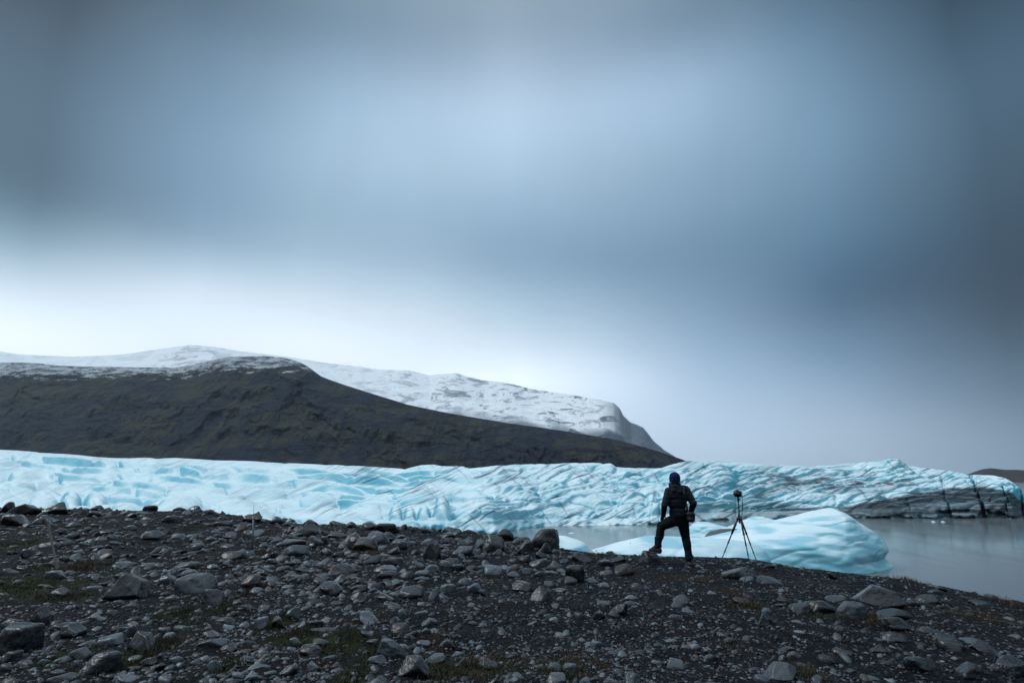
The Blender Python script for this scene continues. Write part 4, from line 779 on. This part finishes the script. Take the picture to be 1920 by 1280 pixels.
TW = ['black', 'black', 'dark', 'dark', 'dark grey', 'grey', 'grey', 'pale grey', 'pale', 'whitish']; SW = {'r': 'rounded', 'a': 'angular', 'f': 'flat', 'm': 'mossy', 'b': 'brownish'}
anch = [(k, v[1]) for k, v in ANCH.items()]
LAND = [((1291, 1057), "person's standing foot"), ((1353, 1048), 'left tripod foot'), ((1419, 1050), 'right tripod foot'), ((1388, 1128), 'foot of the thin metal rod'), ((107, 1066), 'foot of the wooden post'), ((473, 1030), 'foot of the pale metal post')]
used = set(v[0] for v in ANCH.values()); taken = {}
def rel(dx, dy):
    if abs(dy) < .35*abs(dx): return 'right of' if dx > 0 else 'left of'
    if abs(dx) < .35*abs(dy): return 'below' if dy > 0 else 'above'
    return ('below' if dy > 0 else 'above')+' and '+('right of' if dx > 0 else 'left of')
def make_label(r):
    cx, by, w, h, t, s = r
    if (cx, by) in ANCH: return ANCH[(cx, by)][0]
    size = 'small' if w*h < 330 else ('medium' if w*h < 720 else 'large')
    head = f"{size} {TW[t]}" + (f" {SW[s]}" if not (t < 2 and s == 'b') else ' brownish') + (' boulder' if w*h > 720 else ' stone')
    c = sorted([(math.hypot((cx-k[0]), (by-h/2-k[1]+6)*1.3), k, nm) for k, nm in anch+LAND])
    opts = []
    for d, k, nm in c[:4]:
        opts.append(f"{head} {'just ' if d < 45 else ''}{rel(cx-k[0], by-k[1])} the {nm}")
    for d, k, nm in c[:2]:
        for d2, k2, nm2 in c[1:4]:
            if k2 != k: opts.append(f"{head} {rel(cx-k[0], by-k[1])} the {nm}, towards the {nm2}")
    for o_ in opts:
        if o_ not in used and len(o_.split()) <= 16: used.add(o_); return o_
    for wd in ('second such', 'third such', 'fourth such'):
        o_ = f"{wd} {head} {rel(cx-c[0][1][0], by-c[0][1][1])} the {c[0][2]}"
        if o_ not in used: used.add(o_); return o_
    return opts[0]
rand = random.Random(5); occ = []
def rock_fit(r):
    cx, by, w, h, t, s = r; x, y, z = hit(cx, by-1); sc_ = (y*CP+(z-EYE)*SP)/F; W_ = w*sc_; dep = math.atan2(EYE-z, y)
    dy = W_*{'r': .80, 'a': .75, 'f': .85, 'm': .8, 'b': .8}[s]; dy = min(dy, h*sc_*2.4); Hh = max(h*sc_-dy*.45*math.sin(dep), h*sc_*.60)
    yc_ = y+dy*.42; xc_ = float(ray(cx, by)[0])*yc_; return xc_, yc_, W_, dy, Hh
for i, r in enumerate(indiv):
    cx, by, w, h, t, s = r; xc_, yc_, W_, dy, Hh = rock_fit(r); big_ = w*h > 900
    V, Fc = rock_shape(5 if w*h > 1500 else 4 if w*h > 500 else 3, 100+i, s in 'af', .16 if big_ else .12)
    if s == 'b': V = V*(1+.10*fbm(V[:, 0]*3, V[:, 1]*3, V[:, 2]*3, 3, i))[:, None]
    bury = .55; hz_ = Hh/(2-bury)
    if s == 'a' and rand.random() < .5: V[:, 2] += .22*V[:, 0]*rand.choice((-1, 1)); V[:, 2] /= np.abs(V[:, 2]).max()
    if s == 'f': V[:, 2] = np.sign(V[:, 2])*np.abs(V[:, 2])**.9
    base_z = float(ground_z(xc_, yc_)); co = V*np.array([W_/2, dy/2, hz_])
    me = mesh_np('rock', co, Fc, ROCK, attrs={'moss': np.full(len(V), {'m': 1.}.get(s, .0)+(.3 if gaus(np.array([xc_]), np.array([yc_]), MOSS)[0] > .35 else 0.))})
    o = link(bpy.data.objects.new('boulder' if w*h > 720 else 'stone', me)); o.location = (xc_, yc_, base_z+hz_*(1-bury)-.01); o.rotation_euler = (0, 0, rand.uniform(-.15, .15)); 
    c = TONES[t]; j = rand.uniform(.7, 1.2)*.48
    if s == 'b': c = (c[0]*1.35+.008, c[1]*1.02+.002, c[2]*.8)
    o.color = (c[0]*j, c[1]*j, c[2]*j, 1); occ.append((xc_, yc_, W_/2, dy/2))
    tag(o, make_label(r), 'boulder' if w*h > 720 else 'stone', 'boulders on the shore' if w*h > 720 else 'stones scattered on the shore')

# ---- gravel: everything too small and too many to count
rs = np.random.RandomState(11)
def scatter(n, dmin, dmax, smin, smax, sub, power, over=True):
    a = rs.uniform(-47, 47, n); a = np.radians(a); d = np.exp(rs.uniform(math.log(dmin), math.log(dmax), n)); X, Y = np.tan(a)*d, d
    yc = np.interp(X, _cx, _cy); k = Y < yc+2.5; X, Y = X[k], Y[k]; n = len(X)
    sz = smin*(smax/smin)**(rs.uniform(0, 1, n)**power)
    # sparse on the gravel flat at the lower right, thick on the upper slopes
    k = rs.uniform(0, 1, n) < np.clip(.66+.55*noise(X*.5, Y*.5, 0, 77), .2, 1)*(1-.82*(gaus(X, Y, MOSS) > .5)); X, Y, sz = X[k], Y[k], np.minimum(sz[k], .024*Y[k])
    return X, Y, sz, sub
def build(parts):
    Vs, Fs, tn, hu, off = [], [], [], [], 0
    for X, Y, sz, sub in parts:
        Z = ground_z(X, Y); n = len(X); T = [rock_shape(sub, 900+q+sub*40, q % 4 != 0, .30) for q in range(12)]; nvv = len(T[0][0]); pick = rs.randint(0, 12, n)
        base = np.array([t[0] for t in T])[pick]; an = rs.uniform(0, 2*PI, n); c, s_ = np.cos(an)[:, None], np.sin(an)[:, None]
        sx = sz*rs.uniform(.7, 1.25, n); sy = sz*rs.uniform(.5, .95, n); szz = sz*rs.uniform(.25, .62, n)
        x = base[..., 0]*sx[:, None]/2; y = base[..., 1]*sy[:, None]/2; z = base[..., 2]*szz[:, None]/2; tl = rs.uniform(-.35, .35, n)[:, None]; z = z+x*tl
        V = np.stack([x*c-y*s_+X[:, None], x*s_+y*c+Y[:, None], z+(Z+szz*.06)[:, None]], -1); Vs.append(V.reshape(-1, 3))
        Fs.append((T[0][1][None]+(np.arange(n)*nvv)[:, None, None]).reshape(-1, 3)+off); off += n*nvv
        tn.append(np.repeat(np.clip(rs.uniform(0, 1, n)**3.2+.04*rs.normal(size=n), 0, .42 if sub == 3 else .8 if sub == 2 else 1), nvv)); hu.append(np.repeat(rs.uniform(0, 1, n), nvv))
    return np.vstack(Vs), np.vstack(Fs), np.concatenate(tn), np.concatenate(hu)
sp_ = np.array([rock_fit(r)[:3] for r in spare]) if spare else np.zeros((0, 3))
parts = [scatter(90000, 4.2, 26, .014, .06, 1, 1.5), scatter(18000, 4.2, 26, .045, .16, 2, 1.8), scatter(4200, 8., 28, .13, .48, 3, 1.5)]
if len(sp_): parts.append((sp_[:, 0], sp_[:, 1], sp_[:, 2], 3))
# keep the big scattered stones off the listed ones
oc = np.array(occ)
for q in (1, 2):
    X, Y, sz, sub = parts[q]; ok = np.ones(len(X), bool)
    for (a, b, c, d) in oc: ok &= ((X-a)/(c+sz*.3))**2+((Y-b)/(d+sz*.3))**2 > 1
    # the person, tripod and path of gravel stay clear of big stones
    if q == 1: ok &= (rs.uniform(0, 1, len(X)) < np.where((X > -.3) & (Y < 10.5), .45, 1.))
    if q == 2: ok &= ~((X > -1.2) & (Y < 9.5)) ; ok &= ~((X > 2.4) & (np.abs(Y-11) < 1.2)) & (rs.uniform(0, 1, len(X)) < np.where(X > 1.0, .25, 1.))
    parts[q] = (X[ok], Y[ok], sz[ok], sub)
V, Fc, tn, hu = build(parts)
tag(obj_np('gravel', V, Fc, GRAVEL, attrs={'tone': tn, 'hue': hu}), kind='stuff')

# ---- moss and dry grass: short blades in patches
gb = Mat('grass_blades'); gb.set(Base_Color=gb.mix(gb.attr('tone'), (.020, .025, .009), (.070, .048, .022)), Roughness=.8)
def blades(lst, per, hmin, hmax, tone):
    B, T = [], []
    for (a, b, w, h, s_) in lst:
        x0, y0, _ = hit(a, b); sx = max(abs(hit(a+w, b)[0]-x0), .12)*.75; n = int(per*s_*min(4, 1+sx*3)); x = x0+rs.normal(size=n)*sx*.6; y = y0+rs.normal(size=n)*max(sx*.5, .2)*h
        k = noise(x*5, y*5, 0, 4) > -.15; x, y = x[k], y[k]; n = len(x); z = ground_z(x, y)+.0; hh = rs.uniform(hmin, hmax, n); an = rs.uniform(0, 2*PI, n); le = rs.normal(size=(n, 2))*.5
        wx_, wy_ = np.cos(an)*.0035, np.sin(an)*.0035
        p0 = np.stack([x-wx_, y-wy_, z], -1); p1 = np.stack([x+wx_, y+wy_, z], -1); p2 = np.stack([x+wx_*.6+le[:, 0]*hh*.4, y+wy_*.6+le[:, 1]*hh*.4, z+hh*.7], -1); p3 = np.stack([x-wx_*.6+le[:, 0]*hh*.4, y-wy_*.6+le[:, 1]*hh*.4, z+hh*.7], -1)
        p4 = np.stack([x+le[:, 0]*hh, y+le[:, 1]*hh, z+hh], -1); B.append(np.stack([p0, p1, p2, p3, p4, p4+.0005], 1)); T.append(np.full(n*6, tone)+0*np.repeat(hh, 6))
    return np.concatenate(B), np.concatenate(T)
b1, t1 = blades(MOSS, 650, .015, .05, .12); b2, t2 = blades(BROWN, 260, .015, .05, .85); b3, t3 = blades([(492, 1040, 14, 1, 2.), (150, 1064, 26, 1, 1.5), (1402, 1132, 20, 1, 1.5), (690, 1030, 20, 1, 1), (1645, 1165, 14, 1, 1), (1890, 1133, 14, 1, 1.), (1705, 1090, 8, 1, .7), (1418, 1049, 12, 1, .7), (800, 990, 40, .5, 1), (1120, 1042, 30, .5, .8), (900, 1250, 40, 1, 1)], 260, .03, .09, 1.)
B = np.concatenate([b1, b2, b3]); T = np.concatenate([t1, t2, t3]); T = np.clip(T+np.repeat(rs.normal(size=len(B))*.15, 6), 0, 1); n = len(B); i = np.arange(n)[:, None]*6
tag(obj_np('grass', B.reshape(-1, 3), np.concatenate([i+np.array([[0, 1, 2, 3]]), i+np.array([[3, 2, 4, 5]])]), gb.m, attrs={'tone': T}), kind='stuff')
# ---- specks of debris lying on the flat slab
from mathutils.bvhtree import BVHTree
slab = [o for o in S.objects if 'low flat white ice slab' in o.get('label', '')][0]
bv = BVHTree.FromPolygons([v.co for v in slab.data.vertices], [p.vertices[:] for p in slab.data.polygons])
for i, (a, b, r) in enumerate([(1118, 1018, .035), (1131, 1023, .03), (1123, 1026, .03), (1139, 1019, .025), (1110, 1034, .035), (1118, 1032, .03), (1129, 1036, .035), (1236, 1021, .03), (1228, 1020, .025), (1182, 1018, .03)]):
    x_, z_ = ray(a, b); h_ = bv.ray_cast(Vector((0, 0, EYE)), Vector((float(x_), 1, float(z_))).normalized())[0]
    if h_ is None: continue
    V, Fc = rock_shape(2, 700+i, True, .2); o = link(bpy.data.objects.new('pebble', mesh_np('pebble', V*r*np.array([1.2, 1, .7]), Fc, ROCK, attrs={'moss': np.zeros(len(V))}))); o.location = h_+Vector((0, 0, r*.3)); o.color = (.012, .013, .016, 1)
    tag(o, 'tiny dark pebble lying on the flat white ice slab', 'pebble', 'dark pebbles on the ice slab')
